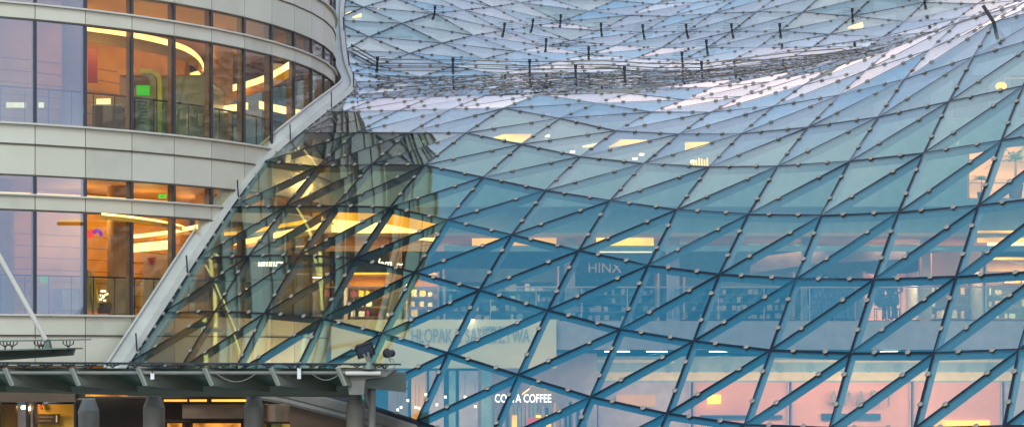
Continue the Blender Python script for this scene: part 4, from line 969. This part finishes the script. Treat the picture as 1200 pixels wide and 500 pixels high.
# ------------------------------------------------------------------ ground floor entrance behind the canopy
ent = thing('entrance_hall', 'dark brown ground floor entrance front with warm-lit gaps under the canopy', 'shop front', at(250, 500, 50))
mb = MB(); mb.box(xat(-80,50), xat(92,50), 49.6, 49.9, at(0,470,50).z, at(0,431,50).z, M['brown']); mb.box(xat(92,50), xat(420,50), 49.8, 50, at(0,466,50).z, at(0,431,50).z, M['darkbrown']); mb.build('soffit_panel', ent)
mb = MB(); mb.box(xat(-80,51), xat(420,52), 51.4, 51.5, 0, at(0,466,50).z, M['darkbrown']); mb.build('recess_wall', ent)
for (a, b, m) in ((-60,-2,'wood'), (2,33,'wood'), (37,89,'wood')):
    mb = MB(); mb.box(xat(a,50.6), xat(b,50.6), 50.5, 50.6, 0, at(0,473,50.6).z, M[m]); mb.build('wood_panel', ent)
mb = MB()
for u in (0, 35, 91): mb.box(xat(u-1.5,49.8), xat(u+1.5,49.8), 49.5, 49.75, 0, at(0,470,49.8).z, M['black'])
mb.build('door_post', ent)
area('entrance_lamp', at(40, 474, 49.9), 2.5, .4, 34, (1, .62, .2), (R_(35), 0, 0)) if False else plamp(at(40, 478, 49.9), 9)
for a, b in ((192,219),(222,242),(248,288)): lit(a, b, 467.5, 470, 49.5, 'strip', 'light_strip', .05, ent)
lit(100, 172, 461.5, 464, 49.3, 'doorglow', 'light_strip', .05, ent)
mb = MB(); rnd = random.Random(3)
for k in range(22): u = 306+k*2.7+rnd.uniform(-.5,.5); p = at(u, 467.5+rnd.uniform(-.6,.8), 49.4); mb.tube(p, p+Vector((0,0,.04)), .03, M['spot'], 6)
mb.build('bulb_string', ent)
for a, b in ((196,213),(226,282),(318,345),(352,384),(392,402)): lit(a, b, 495.5, 520, 51.2, 'doorglow', 'lit_doorway', .05, ent)
mb = MB()
for u in (190, 216, 224, 284, 388, 404): mb.box(xat(u-1.2,50.9), xat(u+1.2,50.9), 50.8, 50.95, 0, at(0,490,50.9).z, M['darkbrown'])
mb.box(xat(190,50.9), xat(404,50.9), 50.75, 50.95, at(0,494,50.9).z, at(0,491,50.9).z, M['darkbrown']); mb.build('door_frame', ent)
t = thing('revolving_door', 'round bronze revolving door drum under the canopy', 'revolving door', at(336, 520, 49.9))
mb = MB(); c_ = at(337, 495, 50.6); mb.tube((c_.x, c_.y, at(0,493.5,50).z), (c_.x, c_.y, at(0,474,50).z), .66, M['bronze'], 36); mb.build('drum', t)
mb = MB(); mb.tube((c_.x, c_.y, 0), (c_.x, c_.y, at(0,494,50).z), .64, M['teal_glass'], 36, cap=False); mb.build('curved_glass', t)
mb = MB(); mb.tube((c_.x, c_.y, at(0,495,50).z-.02), (c_.x, c_.y, at(0,493.5,50).z-.01), .69, M['darkbrown'], 36); mb.build('drum_rim', t)
mb = MB()
for a in (.3, .3+PI/2): v_ = Vector((math.cos(a)*.6, math.sin(a)*.6, 0)); b0 = Vector((c_.x, c_.y, .02)); mb.bar(b0-v_, b0+v_, .04, .04, M['darkbrown']); mb.bar(b0-v_+Vector((0,0,1.9)), b0+v_+Vector((0,0,1.9)), .04, .04, M['darkbrown'])
mb.build('door_wing', t)
mb = MB(); mb.box(xat(212,50), xat(284,50), 50.2, 50.4, at(0,490,50).z, at(0,474,50).z, M['jamb']); mb.build('overdoor_panel', ent)
t = thing('direction_sign', 'small dark purple direction sign with two pale lines on the orange panel', 'sign', at(56, 490, 49.9))
mb = MB(); rquad([(42,484.5),(70,484.5),(70,496),(42,496)], 50.3, .04, M['darkbrown'], mb); mb.build('sign_panel', t, True)
mb = MB(); rnd = random.Random(9)
for v in (487.3, 491.6):
    u = 45
    while u < (62 if v < 490 else 59): wd = rnd.uniform(.9, 1.5); rquad([(u,v),(u+wd,v),(u+wd,v+1.7),(u,v+1.7)], 50.28, .01, M['jamb'], mb); u += wd+.5
rquad([(65.5,486),(67,486),(67,494),(65.5,494)], 50.28, .01, M['cream2'], mb); mb.build('sign_marks', t, True)
for u, v in ((47,475),(48,478)):
    t = thing('indicator_lamp', 'tiny red-white lamp above the purple sign, ' + ('upper of two' if v < 476 else 'lower of two'), 'lamp', at(u, v, 49.9), 'indicator lamps')
    mb = MB(); p = at(u, v, 50.2); mb.tube(p, p+Vector((0,-.05,0)), .03, M['redneon'], 8); mb.build('lens', t)
    mb = MB(); mb.tube(p+Vector((0,.06,0)), p, .04, M['black'], 8); mb.build('socket', t)
# plinth wall under the roof foot
mb = MB(); pts = [surf(-1+.5*k, rmin(-1+.5*k)) for k in range(6, 15)]
for a, b in zip(pts[:-1], pts[1:]):
    if min(a.z, b.z) > .6: mb.hexa([(a.x,a.y+.3,0),(b.x,b.y+.3,0),(b.x,b.y+.5,0),(a.x,a.y+.5,0),(a.x,a.y+.3,a.z-.48),(b.x,b.y+.3,b.z-.48),(b.x,b.y+.5,b.z-.48),(a.x,a.y+.5,a.z-.48)], M['brown'])
tag(mb.build('plinth_wall'), 'dark brown plinth wall under the sloping foot of the glass roof', 'wall')

# unseen point lights added between glass and curved building to warm the cladding
for u, v, d in ((345, 448, 55.6), (385, 446, 57.5), (375, 215, 58.6)): plamp(at(u, v, d), 80)
for x in (-3, 3, 9, 15, 21):  # unseen lamps added to lighten the dim upper gallery
    l = plamp(Vector((x, 64.5, CZ+7.0)), GL2, 'gallery_fill_lamp')
